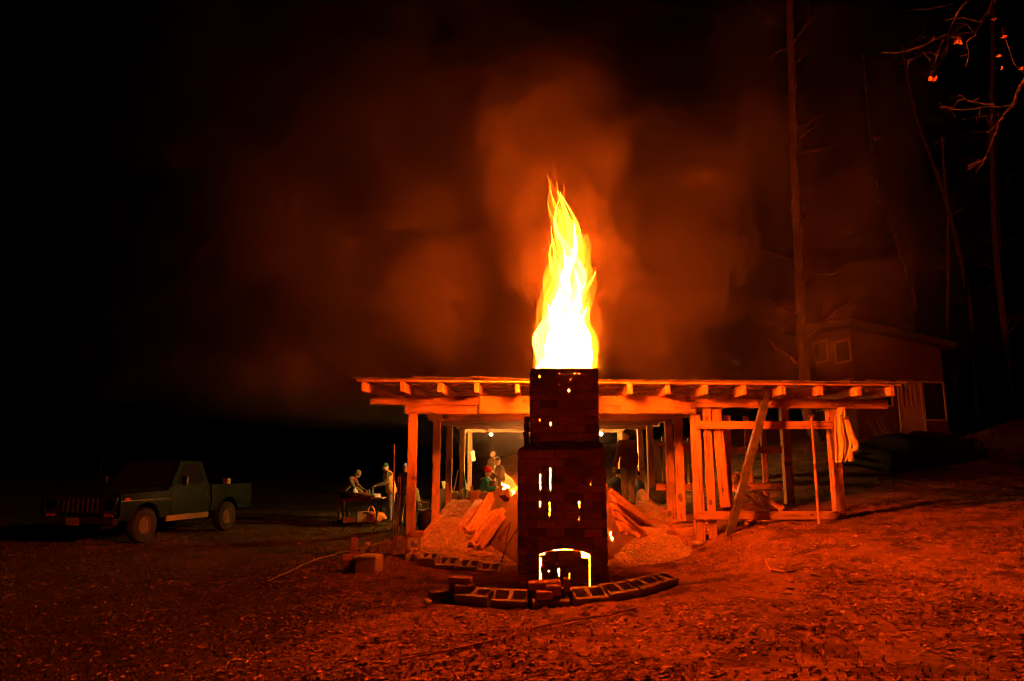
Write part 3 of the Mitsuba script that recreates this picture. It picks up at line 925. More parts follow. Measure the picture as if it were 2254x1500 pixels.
def heap(n, b0, b1, t0, t1, label, group, side, seed):
    rr = random.Random(seed)
    for i in range(n):
        f = i / (n - 1) + rr.uniform(-.03, .03)
        pu, pv = b0[0] + (b1[0] - b0[0]) * f + rr.uniform(-5, 5), b0[1] + (b1[1] - b0[1]) * f + rr.uniform(-6, 6)
        qu, qv = t0[0] + (t1[0] - t0[0]) * f + rr.uniform(-4, 4), t0[1] + (t1[1] - t0[1]) * f + rr.uniform(-8, 8)
        p = march(pu, pv, lambda x, y: max(floor_z(x, y), kiln_z(x, y)), 10.9)
        q_ = march(qu, qv, lambda x, y: max(floor_z(x, y), kiln_z(x, y)), 10.9)
        r = rr.uniform(.036, .058)
        lift = np.array([0, -.02, r * .8 + .06 * (i % 3)])
        add('firewood_stick', stick(p + [0, 0, r * .6 + .02 * (i % 3)], q_ + lift, r, seed * 100 + i), 'firewood', label, 'firewood', group)


heap(13, (1010, 1170), (1044, 1178), (1062, 1096), (1086, 1104), 'split stick in the upper left heap leaning on the kiln', 'upper left firewood heap', -1, 1)
heap(12, (1032, 1204), (1060, 1208), (1082, 1136), (1110, 1146), 'split stick in the lower left heap nearest the chimney', 'lower left firewood heap', -1, 2)
heap(9, (1400, 1148), (1428, 1158), (1346, 1092), (1350, 1116), 'split stick in the upper right heap behind the chimney', 'upper right firewood heap', 1, 3)
heap(10, (1372, 1178), (1424, 1184), (1344, 1122), (1352, 1140), 'split stick in the lower right heap beside the chimney', 'lower right firewood heap', 1, 4)
for i, (u, v, a, l) in enumerate([(1056, 1222, .4, .3), (1062, 1228, -.3, .26), (1070, 1224, .9, .22), (1415, 1150, .1, .5)]):
    p = G(u, v, 10.9)
    add('wood_scrap', stick(p + [-l / 2 * math.cos(a), -l / 2 * math.sin(a), .02], p + [l / 2 * math.cos(a), l / 2 * math.sin(a), .03], .02, 900 + i), 'firewood', 'short wood scrap lying on the gravel floor', 'wood scrap', 'wood scraps on the gravel')

# ------------------------------------------------------------------ hollow concrete blocks set in the ground as an edging
def cinder(L=.40, W=.19, H=.19):
    b = m3.Manifold.cube([L, W, H], True)
    for s in (-1, 1):
        b -= m3.Manifold.cube([L / 2 - .05, W - .065, H * 2], True).translate([s * (L / 4 - .004), 0, 0])
    for s in (-1, 1):
        b -= m3.Manifold.cube([.03, W - .1, H * 2], True).translate([s * L / 2, 0, 0])
    return man2tri(b)


CB = cinder()


def block_row(pts, n, label, group, up=.075, skip=(), tilt=.6):
    pts = np.asarray(pts, float)
    seg = np.r_[0, np.cumsum(np.linalg.norm(np.diff(pts[:, :2], axis=0), axis=1))]
    nth = ['leftmost', 'second', 'third', 'fourth', 'fifth', 'sixth', 'seventh']
    for i in range(n):
        s = (i + .5) / n * seg[-1]
        x, y = np.interp(s, seg, pts[:, 0]), np.interp(s, seg, pts[:, 1])
        x2, y2 = np.interp(s + .1, seg, pts[:, 0]), np.interp(s + .1, seg, pts[:, 1])
        x1, y1 = np.interp(s - .1, seg, pts[:, 0]), np.interp(s - .1, seg, pts[:, 1])
        rz = math.atan2(y2 - y1, x2 - x1)
        z = np.interp(s, seg, pts[:, 2])
        if i in skip:
            continue
        m = CB.copy()
        m.apply_scale([seg[-1] / n / .41 * R.uniform(.95, 1.0), R.uniform(1.05, 1.25), 1])
        m.vertices = m.vertices + (meshkit.noise(m.vertices * 23 + i * 7.1)[:, None] - .5) * .022
        m.apply_transform(trimesh.transformations.rotation_matrix(tilt + R.uniform(-.10, .10), [1, 0, 0]))
        m = at(m, (x, y, z + up - .095), rz + R.uniform(-.06, .06), 0, R.uniform(-.04, .04))
        add('edging_block', m, 'concrete', ('rightmost' if i == n - 1 else nth[i] + ('' if i == 0 else ' from the left')) + ' ' + label, 'concrete block', group)


ring = [P(1012, 1306, 7.70), P(1090, 1316, 7.50), P(1180, 1317, 7.43), P(1290, 1311, 7.50), P(1390, 1295, 7.82), P(1474, 1273, 8.40)]
block_row([(p[0], p[1], p[2] - .0) for p in ring], 7, 'hollow block in the curved edging before the chimney', 'front curve of edging blocks', .045, (), .36)
back = [P(925, 1226, 11.2), P(985, 1240, 11.0), P(1050, 1250, 10.85), P(1105, 1256, 10.75)]
block_row(back, 4, 'hollow block in the short edging left behind the chimney', 'rear row of edging blocks', .06, (), .45)

# cinder block pier under the front left post
cbk = at(CB, (P(911, 1200, 11.72)[0], 11.82, .50), 0, math.pi / 2)
cbk.apply_scale([1, 1, 1])
p = P(912, 1200, 11.7)
m = CB.copy()
m.apply_scale([.5, 1, 1])
m.apply_transform(trimesh.transformations.rotation_matrix(math.pi / 2, [1, 0, 0]))
one = m3.Manifold.cube([.215, .2, .24], True) - m3.Manifold.cube([.11, .5, .13], True)
add('pier_block', at(man2tri(one), (p[0], 11.76, p[2])), 'concrete', 'hollow concrete block standing on end under the front left post', 'concrete block')
add('pier_brick', at(cbox(.23, .2, .09, .012), (p[0] + .02, 11.78, p[2] + .168)), 'brick', 'brick packed between the front left post and its pier', 'brick')
pz = p[2] - .12
add('pier_slab', at(cbox(.32, .34, .12, .01), (p[0] + .03, 11.74, pz - .062)), 'concrete', 'flat concrete slab under the pier of the front left post', 'slab')

# loose bricks and blocks around the chimney foot
def loose(key, u, v, size, rz, bsdf, label, cat, dz=0.0, y0=2.5, rx=0.0, ry=0.0, yy=None):
    p = G(u, v, y0) if yy is None else P(u, v, yy)
    return add(key, at(cbox(*size, .008), p + [0, size[1] * .5 if yy is None else 0, size[2] / 2 + dz], rz, rx, ry), bsdf, label, cat)


zr = P(1200, 1309, 7.43)[2]
bx = lambda u: P(u, 1306, 7.43)[0]
add('loose_brick', at(cbox(.34, .16, .075, .008), (bx(1200), 7.50, zr + .045 + .04), .05, 0, -.05), 'brick', 'long brick lying across the edging before the arched door', 'brick')
add('loose_brick', at(cbox(.15, .1, .1, .008), (bx(1217), 7.36, zr + .01 + .045), -.05), 'brick', 'half brick just right of the long brick on the edging', 'brick')
add('loose_brick', at(cbox(.16, .11, .075, .008), (bx(1197), 7.30, zr + .02), .08), 'brick', 'brick lying in front of the edging, lowest of the three', 'brick')
add('loose_brick', at(cbox(.062, .1, .15, .008), (bx(1249), 7.50, zr + .01 + .07), .05), 'brick', 'brick standing on end on the edging', 'brick')
loose('foot_block', 780, 1262, (.30, .28, .20), -.25, 'concrete', 'square concrete block lying in the grass left of the chimney', 'concrete block')
q0 = G(808, 1262)
add('stone_slab', at(cbox(.36, .32, .05, .008), q0 + [-.02, .15, .215], -.2), 'concrete', 'flat slab capping the square block in the grass', 'slab')
labels.pop('foot_block', None), scene.pop('foot_block', None)
add('foot_block', at(cbox(.32, .30, .20, .01), q0 + [0, .14, .09], -.22), 'concrete', 'square concrete block lying in the grass left of the chimney', 'concrete block')
add('broken_brick', at(cbox(.24, .14, .09, .008), q0 + [-.30, .22, .20], .1), 'brick', 'brick lying flat at the left of the block pile in the grass', 'brick')
add('broken_brick', at(cbox(.24, .20, .16, .01), q0 + [-.31, .26, .08], .2), 'brick_dark', 'dark brick at the bottom left of the block pile in the grass', 'brick')
add('broken_brick', at(cbox(.11, .1, .24, .008), q0 + [-.265, .24, .36], .2, 0, .12), 'brick', 'brick standing upright on the block pile in the grass', 'brick')
add('broken_brick', at(cbox(.06, .2, .24, .008), q0 + [-.12, .24, .30], .1, 0, .6), 'concrete', 'slanted slab in the middle of the block pile in the grass', 'slab')
q1 = G(1010, 1331)
add('corner_block', at(cbox(.22, .34, .20, .012), q1 + [.02, .22, .08], .3), 'brick_dark', 'dark block at the left end of the front edging', 'concrete block')
add('corner_brick', at(cbox(.25, .12, .06, .008), q1 + [.0, .2, .215], -.25), 'brick', 'brick lying on the dark block at the left end of the edging', 'brick')
add('corner_brick', at(cbox(.22, .14, .10, .01), q1 + [-.23, .2, .05], .35), 'brick_dark', 'low dark brick left of the edging end', 'brick')
add('corner_brick', at(rock(.05, 5), q1 + [-.33, -.03, .03]), 'stone', 'small pale stone left of the edging end', 'stone')
add('white_stone', at(rock(.085, 8, (1.2, 1, .7)), P(1538, 1197, 11.35)), 'stone', 'pale rounded stone at the foot of the front right post', 'stone')
# iron rods standing in the grass left of the shed
for (u, v0, v1, yy, r, lab) in ((866, 978, 1228, 11.0, .013, 'tall rusty rod standing left of the front left post'), (874.5, 1050, 1203, 12.3, .008, 'thin rod, middle of the three by the front left post'), (880, 1050, 1203, 12.4, .008, 'thin rod nearest the front left post')):
    g0 = P(u - (3 if v0 < 1000 else 5), v1, yy)
    add('iron_rod', tube([g0 - [0, 0, .05], P(u + 2, v0, yy)], r, 7), 'rust', lab, 'rod')
# hoses and sticks lying on the ground
def ground_line(key, uv, r, bsdf, label, cat, y0=2.5):
    pts = np.array([G(u, v, y0) for u, v in uv])
    t = np.linspace(0, len(pts) - 1, 10 * len(pts))
    x, y = (np.interp(t, np.arange(len(pts)), pts[:, k]) for k in (0, 1))
    z = np.array([floor_z(a, b) for a, b in zip(x, y)]) + np.interp(t, np.arange(len(pts)), pts[:, 2] * 0) + r * .8 + 0.02
    return add(key, tube(np.stack([x, y, z], -1), r, 7), bsdf, label, cat)


ground_line('garden_hose', [(892, 1186), (840, 1198), (760, 1218), (700, 1234), (640, 1262), (590, 1284)], .008, mat('hose', rgb(.24, .18, .10)), 'thin pale hose running across the grass toward the truck', 'hose')
ground_line('fallen_branch', [(880, 1462), (960, 1448), (1040, 1432), (1100, 1417)], .011, 'wood_x', 'long thin fallen branch lying in the left foreground', 'branch')
ground_line('fallen_branch', [(1170, 1392), (1260, 1374), (1340, 1362), (1400, 1346)], .010, 'wood_x', 'straight stick lying on the lit ground before the edging', 'branch')
ground_line('fallen_branch', [(1685, 1238), (1692, 1255), (1700, 1262), (1730, 1266), (1754, 1262)], .014, 'wood_x', 'pale forked branch on the right bank below the pole', 'branch')
#@@PART3
# ------------------------------------------------------------------ ground cover
def wedge(n, ymin, ymax, pw=1.0):
    y = ymin + (ymax - ymin) * rng.random(n) ** pw
    x = (rng.random(n) * 2 - 1) * (y * 0.80 + 0.5)
    return x, y


mat('leaf', proc(lambda p, n, uv: mix((0.09, 0.038, 0.018), (0.50, 0.25, 0.12), dr.clip(1.5 * mikit.cell_rand(p.x * 14, p.y * 14, 0) * noise(p.x * 31, p.y * 31, 2.0) + 0.1, 0, 1))))
mat('grass_blade', proc(lambda p, n, uv: mix((0.022, 0.022, 0.007), (0.11, 0.075, 0.028), noise(p.x * 13, p.y * 13, 5.0))))


def on_ground(x, y, pad=0.0):
    keep = np.array([not (gfront(a - 0.042 * (b - 11.5)) - pad < b < 17.1 and gl(b) - .2 < a < gr_(b)) and not (CX0 - .05 < a < CX1 + .05 and CY0 - .05 < b < 10.9) and not (-1.1 < a < 2.2 and 7.33 + .5 * max(0, a - .8) ** 2 + .2 * max(0, .0 - a) < b < 10.9) for a, b in zip(x, y)])
    x, y = x[keep], y[keep]
    return x, y, ground(x, y)


def leaves(n, ymin, ymax, smin, smax, pw):
    x, y = wedge(n, ymin, ymax, pw)
    dn = meshkit.fbm(np.stack([x * .8, y * .8, x * 0], -1), 3, 21)
    lawn = 1 / (1 + np.exp(-(-1.9 - x) * 1.6))
    k = rng.random(len(x)) < np.clip((dn - .3) * 3.2, .12, 1) * (1 - .88 * lawn)
    x, y, z = on_ground(x[k], y[k])
    n = len(x)
    s = rng.uniform(smin, smax, n)
    a = rng.uniform(0, 6.283, n)
    tilt, tilt2, curl = rng.normal(0, .17, n), rng.normal(0, .17, n), rng.uniform(.03, .3, n)
    prof = np.array([(-1, 0, 0), (-.35, .55, 1), (-.35, -.55, 1), (.35, .42, .8), (.35, -.42, .8), (1.05, 0, .2), (0, 0, -.15)])
    ca, sa = np.cos(a)[:, None], np.sin(a)[:, None]
    lx, ly = prof[None, :, 0] * s[:, None], prof[None, :, 1] * s[:, None] * rng.uniform(.7, 1.1, (n, 1))
    lz = prof[None, :, 2] * (s * curl)[:, None] + lx * tilt[:, None] + ly * tilt2[:, None]
    lz -= lz.min(1, keepdims=True) * .8
    v = np.stack([x[:, None] + lx * ca - ly * sa, y[:, None] + lx * sa + ly * ca, z[:, None] + lz + .004], -1).reshape(-1, 3)
    f = np.array([(0, 6, 1), (0, 2, 6), (1, 6, 3), (2, 4, 6), (3, 6, 5), (4, 5, 6)])
    f = (f[None] + (np.arange(n) * 7)[:, None, None]).reshape(-1, 3)
    return trimesh.Trimesh(v, f, process=False)


add('leaf_litter', cat_([leaves(60000, 2.6, 12.5, .010, .034, .85), leaves(2200, 2.6, 12.5, .03, .05, .9), leaves(9000, 10, 19, .015, .04, 1.0)]), 'leaf', 'dead brown leaves scattered over the yard', kind='stuff')


def blades(n, ymin, ymax, hmin, hmax, pw, thr):
    x, y = wedge(n, ymin, ymax, pw)
    dn = meshkit.fbm(np.stack([x * .9, y * .9, x * 0], -1), 3, 33)
    lawn = 1 / (1 + np.exp(-(-1.9 - x) * 1.6))
    k = rng.random(len(x)) < np.clip(np.clip((dn - thr) * 5, 0.02, 1) * (.12 + .4 * lawn) + lawn * .45, 0, 1)
    x, y, z = on_ground(x[k], y[k])
    n = len(x)
    h, a = rng.uniform(hmin, hmax, n), rng.uniform(0, 6.283, n)
    w = rng.uniform(.003, .007, n)
    b = rng.uniform(.3, 1.3, n) * h
    dx, dy = np.cos(a), np.sin(a)
    p0 = np.stack([x - dy * w, y + dx * w, z - .01], -1)
    p1 = np.stack([x + dy * w, y - dx * w, z - .01], -1)
    p2 = np.stack([x + dx * b * .35 - dy * w * .8, y + dy * b * .35 + dx * w * .8, z + h * .7], -1)
    p3 = np.stack([x + dx * b * .35 + dy * w * .8, y + dy * b * .35 - dx * w * .8, z + h * .7], -1)
    p4 = np.stack([x + dx * b, y + dy * b, z + h * .95], -1)
    v = np.stack([p0, p1, p2, p3, p4], 1).reshape(-1, 3)
    f = np.array([(0, 1, 3), (0, 3, 2), (2, 3, 4)])
    return trimesh.Trimesh(v, (f[None] + (np.arange(n) * 5)[:, None, None]).reshape(-1, 3), process=False)


add('grass', cat_([blades(150000, 2.6, 12, .008, .03, .85, .5), blades(36000, 11, 24, .03, .09, 1.0, .32)]), 'grass_blade', 'short trampled grass growing in patches over the yard', kind='stuff')
tw = []
for i in range(260):
    x, y = wedge(1, 3, 12.5)
    x, y, z = on_ground(x, y)
    if not len(x):
        continue
    a, l = R.uniform(0, 6.28), R.uniform(.04, .18)
    d = np.array([math.cos(a), math.sin(a), 0]) * l
    p = np.array([x[0], y[0], z[0] + .012])
    tw.append(tube([p - d, p + [R.uniform(-.03, .03), R.uniform(-.03, .03), .015], p + d], [.005, .004, .0025], 5))
add('twigs', cat_(tw), 'wood_grey', 'small twigs and wood chips scattered over the bare ground', kind='stuff')

# ------------------------------------------------------------------ people
def sph(c, r):
    return m3.Manifold.sphere(r, 14).translate([float(v) for v in c])


def bone(*cr):
    return m3.Manifold.batch_hull([sph(c, r) for c, r in cr])


def finish(m, edge, it):
    m = m.refine_to_length(edge)
    t = man2tri(m)
    t.merge_vertices()
    if it:
        trimesh.smoothing.filter_taubin(t, lamb=.5, nu=.53, iterations=it)
    return t


def nz_(v):
    v = np.asarray(v, float)
    return v / np.linalg.norm(v)


mat('skin', rgb(.56, .34, .23))
mat('skin_dark', rgb(.26, .15, .09))
mat('hair_dark', rgb(.03, .02, .015))
mat('hair_grey', rgb(.45, .40, .34))
CLOTH = {}


def cloth(*c):
    k = 'cloth_%d' % len(CLOTH)
    if c not in CLOTH:
        CLOTH[c] = mat(k, rgb(*c))
    return CLOTH[c]


def person(label, xy, z, rz, lean=0.05, twist=0.0, hz=.93, H=1.75, head=(0.0, 0.0), arms=None, legs=None, top=(.1, .1, .1), pants=(.2, .2, .2), shoe=(.05, .04, .03),
           hat=None, hair='hair_dark', beard=None, vest=None, scarf=None, skin='skin', group=None, glasses=False, side=0.0):
    """Body frame: x forward, y left, z up; arms and legs are directions of the two bones of each limb."""
    k = H / 1.75
    arms = arms or (((.1, .12, -1), (.3, 0, -1)), ((.1, -.12, -1), (.3, 0, -1)))
    legs = legs or (((.02, .04, -1), (-.02, .01, -1)), ((.03, -.04, -1), (-.03, -.01, -1)))
    S = np.array
    pel = S([0, 0, hz / k if hz > .8 else hz])
    d = nz_([math.sin(lean), math.sin(side), math.cos(lean)])
    fwd = nz_(np.cross([0, 1, 0], d)) if abs(d[1]) < .9 else S([1, 0, 0])
    fwd = nz_(S([math.cos(lean), 0, -math.sin(lean)]))
    left = S([math.sin(-twist), math.cos(twist), 0])
    waist, chest, neck = pel + d * .17, pel + d * .36, pel + d * .53
    sh = [pel + d * .475 + left * .18 * s for s in (1, -1)]
    hp = [pel + S([0, .09 * s, -.02]) for s in (1, -1)]
    hy, hpitch = head
    hd = nz_(S([math.sin(lean * .4 + hpitch), 0, math.cos(lean * .4 + hpitch)]))
    hf0 = S([math.cos(lean * .4 + hpitch), 0, -math.sin(lean * .4 + hpitch)])
    hf = nz_(hf0 * math.cos(hy) + np.cross(hd, hf0) * math.sin(hy))
    hl = np.cross(hd, hf)
    hc = neck + d * .04 + hd * .115

    def hh(f, l, u):
        return hc + hf * f + hl * l + hd * u

    el, wr, kn, an = [], [], [], []
    for i in (0, 1):
        e = sh[i] + nz_(arms[i][0]) * .285
        el.append(e)
        wr.append(e + nz_(arms[i][1]) * .25)
        q_ = hp[i] + nz_(legs[i][0]) * .43
        kn.append(q_)
        an.append(q_ + nz_(legs[i][1]) * .41)

    def torso(e):
        return (bone(*[(h, .105 + e) for h in hp], *[(waist + left * .055 * s, .105 + e) for s in (1, -1)]) +
                bone(*[(waist + left * .055 * s, .105 + e) for s in (1, -1)], *[(chest + left * .075 * s + fwd * .01, .112 + e) for s in (1, -1)]) +
                bone(*[(chest + left * .075 * s + fwd * .01, .112 + e) for s in (1, -1)], *[(s_, .058 + e) for s_ in sh], (neck - d * .03, .06 + e)))

    def arm(i, e, cuff=1.0):
        return bone((sh[i], .058 + e), (el[i], .043 + e)) + bone((el[i], .043 + e), (el[i] + (wr[i] - el[i]) * cuff, .033 - (1 - cuff) * .0 + e))

    def leg(i, e, cuff=1.0):
        return bone((hp[i], .092 + e), (kn[i], .058 + e)) + bone((kn[i], .058 + e), (kn[i] + (an[i] - kn[i]) * .35, .058 + e)) + bone((kn[i] + (an[i] - kn[i]) * .35, .058 + e), (kn[i] + (an[i] - kn[i]) * cuff, .040 + e))

    body = torso(0) + bone((neck - d * .05, .062), (hc - hd * .05, .052))
    body += bone((hh(-.015, 0, .03), .088), (hh(.02, 0, .02), .08), (hh(.02, .02, -.03), .062), (hh(.02, -.02, -.03), .062), (hh(.045, 0, -.075), .036), (hh(-.02, 0, -.04), .06))
    body += bone((hh(.085, 0, .02), .010), (hh(.108, 0, -.022), .014), (hh(.085, 0, -.028), .016))                      # nose
    body += bone((hh(.078, .012, -.057), .009), (hh(.078, -.012, -.057), .009)) + bone((hh(.074, .03, .036), .012), (hh(.086, 0, .034), .011), (hh(.074, -.03, .036), .012))  # lips, brow
    for s in (1, -1):
        body += bone((hh(-.005, .083 * s, .01), .014), (hh(-.012, .088 * s, -.02), .011))
    for i, s in ((0, 1), (1, -1)):
        body += arm(i, 0) + leg(i, 0)
        fd = nz_(wr[i] - el[i])
        sd = nz_(np.cross(fd, [0, 0, 1.0]) if abs(fd[2]) < .9 else np.cross(fd, [1.0, 0, 0]))
        pd = nz_(np.cross(sd, fd))
        if pd[2] > 0:
            pd = -pd
        w = wr[i]
        body += bone((w, .028), (w + fd * .035 + sd * .025, .018), (w + fd * .035 - sd * .025, .018), (w + fd * .085 + sd * .032, .014), (w + fd * .085 - sd * .032, .014))
        for j, L in enumerate((.07, .08, .075, .058)):
            b0 = w + fd * .085 + sd * (.032 - .0213 * j)
            b1 = b0 + nz_(fd + pd * .3) * L * .5
            b2 = b1 + nz_(fd + pd * 1.0) * L * .5
            body += bone((b0, .0095), (b1, .009)) + bone((b1, .009), (b2, .0078))
        t0, t1 = w + fd * .03 + sd * .03, w + fd * .06 + sd * .062 + pd * .01
        body += bone((t0, .013), (t1, .0105)) + bone((t1, .0105), (t1 + nz_(fd * .8 + pd * .5 - sd * .1) * .032, .009))
    toe = []
    for i in (0, 1):
        fo = nz_(S([1, (.15, -.15)[i], 0]))
        lowest = an[i] - S([0, 0, .05])
        body += bone((an[i], .042), (an[i] + fo * .04 - S([0, 0, .045]), .033))
        toe.append(fo)
    M = np.eye(4)
    M[:3, :3] = trimesh.transformations.rotation_matrix(rz, [0, 0, 1])[:3, :3] * k
    M[:3, 3] = [xy[0], xy[1], z]
    key = thing('person', label, 'person', group)

    def put(name, t, m, smooth=60):
        t = t.copy()
        t.apply_transform(M)
        add(key + ('__' + name if name else ''), t, m, smooth=smooth)

    put('body', finish(body, .022, 3), skin)
    jm = finish(torso(.02) + arm(0, .018, .97) + arm(1, .018, .97) + bone((neck - d * .07, .085), (neck - d * .0, .072)), .04, 4)
    fold = (meshkit.fbm(jm.vertices * np.array([9, 9, 6.0]), 3, int(abs(xy[0]) * 10) + 1) - .5)[:, None]
    jm.vertices = jm.vertices + jm.vertex_normals * fold * .05
    put('jacket', jm, cloth(*top))
    if vest:
        vm = finish(torso(.045) - bone((sh[0] + left * .06, .075), (sh[0] + left * .3, .09)) - bone((sh[1] - left * .06, .075), (sh[1] - left * .3, .09)), .04, 3)
        put('vest', vm, cloth(*vest))
    hem = bone(*[(h, .118) for h in hp], *[(waist + left * .05 * s - d * .08, .112) for s in (1, -1)])
    pm = finish(hem + leg(0, .02, .98) + leg(1, .02, .98), .045, 3)
    fold = (meshkit.fbm(pm.vertices * np.array([8, 8, 7.0]), 3, 5) - .5)[:, None]
    pm.vertices = pm.vertices + pm.vertex_normals * fold * .045
    put('trousers', pm, cloth(*pants))
    for i in (0, 1):
        sm = bone((an[i] - S([0, 0, .02]), .052), (an[i] - S([0, 0, .048]) - toe[i] * .03, .04), (an[i] + toe[i] * .13 - S([0, 0, .055]), .033), (an[i] + toe[i] * .16 - S([0, 0, .06]), .026))
        put('shoe', man2tri(sm), cloth(*shoe))
    for s in (1, -1):
        put('eye', man2tri(sph(hh(.078, .031 * s, .012), .011)), 'black')
    cut = m3.Manifold.cube([.4, .4, .4], True)

    def capm(e, f0, f1):
        """Skull-cap of thickness e from the brow height f0 at the front to f1 at the back."""
        m = bone((hh(-.015, 0, .03), .088 + e), (hh(.02, 0, .02), .08 + e), (hh(-.02, 0, -.04), .06 + e))
        nrm = nz_(hd * .26 - hf * (f1 - f0) * -1.0)
        n2 = nz_(np.cross(hl, (hh(.09, 0, f0) - hh(-.11, 0, f1))))
        if n2 @ hd < 0:
            n2 = -n2
        return m.trim_by_plane([float(v) for v in n2], float(n2 @ hh(.09, 0, f0)))

    if hair:
        put('hair', finish(capm(.010, .06, -.06), .02, 1), hair)
    if hat:
        kind, col = hat
        if kind == 'beanie':
            put('beanie', finish(capm(.022, .045, -.02) + bone((hh(-.02, 0, .10), .05), (hh(-.04, 0, .12), .03)), .025, 2), cloth(*col))
        elif kind == 'beret':
            put('beret', finish(capm(.02, .06, .0) + bone((hh(-.05, .0, .10), .085), (hh(-.03, .05, .09), .075), (hh(.0, -.02, .10), .075)), .025, 3), cloth(*col))
        elif kind == 'cap':
            put('cap', finish(capm(.016, .055, .0) + bone((hh(.10, .05, .07), .008), (hh(.10, -.05, .07), .008), (hh(.16, .03, .075), .007), (hh(.16, -.03, .075), .007)), .025, 2), cloth(*col))
            for s in (1, -1):
                g = at(trimesh.creation.torus(.033, .009), (0, 0, 0), 0, 0, math.pi / 2)
                Q_ = np.eye(4)
                Q_[:3, 0], Q_[:3, 1], Q_[:3, 2], Q_[:3, 3] = hf, hl, hd, hh(.115, .038 * s, .115)
                g.apply_transform(Q_)
                put('goggle', g, 'steel')
    if beard:
        put('beard', finish(bone((hh(.05, 0, -.085), .045), (hh(.03, .04, -.05), .034), (hh(.03, -.04, -.05), .034), (hh(.06, 0, -.062), .03)) - bone((hh(.1, 0, -.045), .022), (hh(.1, 0, -.05), .022)), .02, 1), beard)
    if scarf:
        put('scarf', at(finish(bone((neck + fwd * .03 - d * .02, .082), (neck - d * .05, .08)) + bone((neck + fwd * .09 - d * .03, .035), (neck + fwd * .12 - d * .2, .03)), .03, 2), (0, 0, 0)), cloth(*scarf))
    if glasses:
        for s in (1, -1):
            g = at(trimesh.creation.torus(.026, .003), (0, 0, 0), 0, 0, math.pi / 2)
            Q_ = np.eye(4)
            Q_[:3, 0], Q_[:3, 1], Q_[:3, 2], Q_[:3, 3] = hf, hl, hd, hh(.095, .034 * s, .012)
            g.apply_transform(Q_)
            put('spectacles', g, 'black')
    return key


SIT = (((1, .12, -.05), (.15, 0, -1)), ((1, -.12, -.05), (.2, 0, -1)))
gp_ = lambda u, v, y: (P(u, v, y)[0], y)


def stand(u, y):
    x = P(u, 1080, y)[0]
    return (x, y), floor_z(x, y) + .0


xy, z = stand(752, 21.0)
person('person in dark jacket, red scarf and beanie bending over the outdoor table', xy, z, -.12, lean=.75, hz=.92, H=1.72, head=(0, .55), arms=(((.55, .1, -.9), (1, .0, -.55)), ((.5, -.1, -.9), (1, .1, -.5))),
       legs=(((.05, .06, -1), (-.16, .02, -1)), ((.12, -.06, -1), (-.1, -.02, -1))), top=(.16, .13, .09), pants=(.36, .27, .18), hat=('beanie', (.16, .14, .07)), scarf=(.35, .03, .03))
xy, z = stand(861, 21.2)
person('man in green beanie and tan vest standing at the right end of the outdoor table', xy, z, math.pi + .38, lean=.24, H=1.78, head=(.1, .45), arms=(((.45, .12, -1), (.9, -.1, -.25)), ((.25, -.15, -1), (.9, .1, -.45))),
       top=(.10, .085, .055), pants=(.26, .26, .28), vest=(.62, .37, .10), hat=('beanie', (.03, .10, .055)), hair='hair_grey', beard=None)
xy, z = stand(889, 20.0)
person('person in blue beanie and brown leather jacket seen from behind, beside the front left post', xy, z, .95, H=1.72, head=(-.5, .1), top=(.16, .09, .05), pants=(.44, .33, .20), hat=('beanie', (.12, .15, .26)), hair='hair_grey')
person('seated person in red beret and dark green jacket with folded arms', (P(1066, 1060, 18.3)[0], 18.3), .44, -.25, lean=.12, hz=.46, H=1.66, head=(-.1, .25), legs=SIT, arms=(((.5, .1, -1), (.7, -.8, .15)), ((.5, -.1, -1), (.7, .8, .25))),
       top=(.03, .17, .11), pants=(.05, .05, .06), hat=('beret', (.85, .03, .03)), hair='hair_dark')
person('dark haired person leaning forward with head bowed, next to the red beret', (P(1095, 1070, 18.5)[0], 18.5), .40, math.pi + .5, lean=.5, hz=.46, H=1.7, head=(0, .5), legs=SIT, arms=(((.6, .1, -.8), (.3, -.3, .9)), ((.4, -.1, -.9), (.5, .4, .1))),
       top=(.22, .11, .05), pants=(.10, .08, .07), hair='hair_dark')
person('white bearded man in dark cap with goggles pushed up, leaning over the seated people', (P(1109, 1060, 19.3)[0], 19.3), .32, math.pi + .35, lean=.32, hz=.86, H=1.68, head=(0, .1), arms=(((.3, .3, -.9), (.5, -.6, .5)), ((.4, -.1, -.9), (.5, .5, .4))),
       top=(.22, .15, .08), pants=(.10, .08, .07), hat=('cap', (.10, .085, .06)), hair='hair_grey', beard='hair_grey')
person('bald bearded man with glasses in olive jacket, standing behind the seated group', (P(1087, 1000, 24.0)[0], 24.0), .36, math.pi + .75, H=1.78, head=(-.1, .1), top=(.17, .13, .07), pants=(.1, .09, .08), hair=None, beard='hair_dark', skin='skin', glasses=True, scarf=(.25, .04, .03))
xy, z = stand(1384, 16.3)
person('man in dark maroon shirt standing on the gravel with his back turned', xy, z, 2.05, lean=.03, H=1.77, head=(.55, .08), arms=(((.15, .2, -1), (.45, .1, -1)), ((.0, -.2, -1), (.15, -.05, -1))), top=(.13, .045, .035), pants=(.17, .15, .10), hair='hair_dark')
person('dark haired person sitting low on the ground behind the standing man', (P(1411, 1080, 17.7)[0], 17.7), .68, math.pi + .15, lean=.15, hz=.16, H=1.65, head=(0, .15), legs=(((1, .3, .35), (.5, -.4, -.9)), ((1, -.3, .35), (.5, .4, -.9))), arms=(((.5, .1, -1), (.9, -.1, -.1)), ((.5, -.1, -1), (.9, .1, .0))),
       top=(.10, .12, .17), pants=(.30, .22, .14), hair='hair_dark')
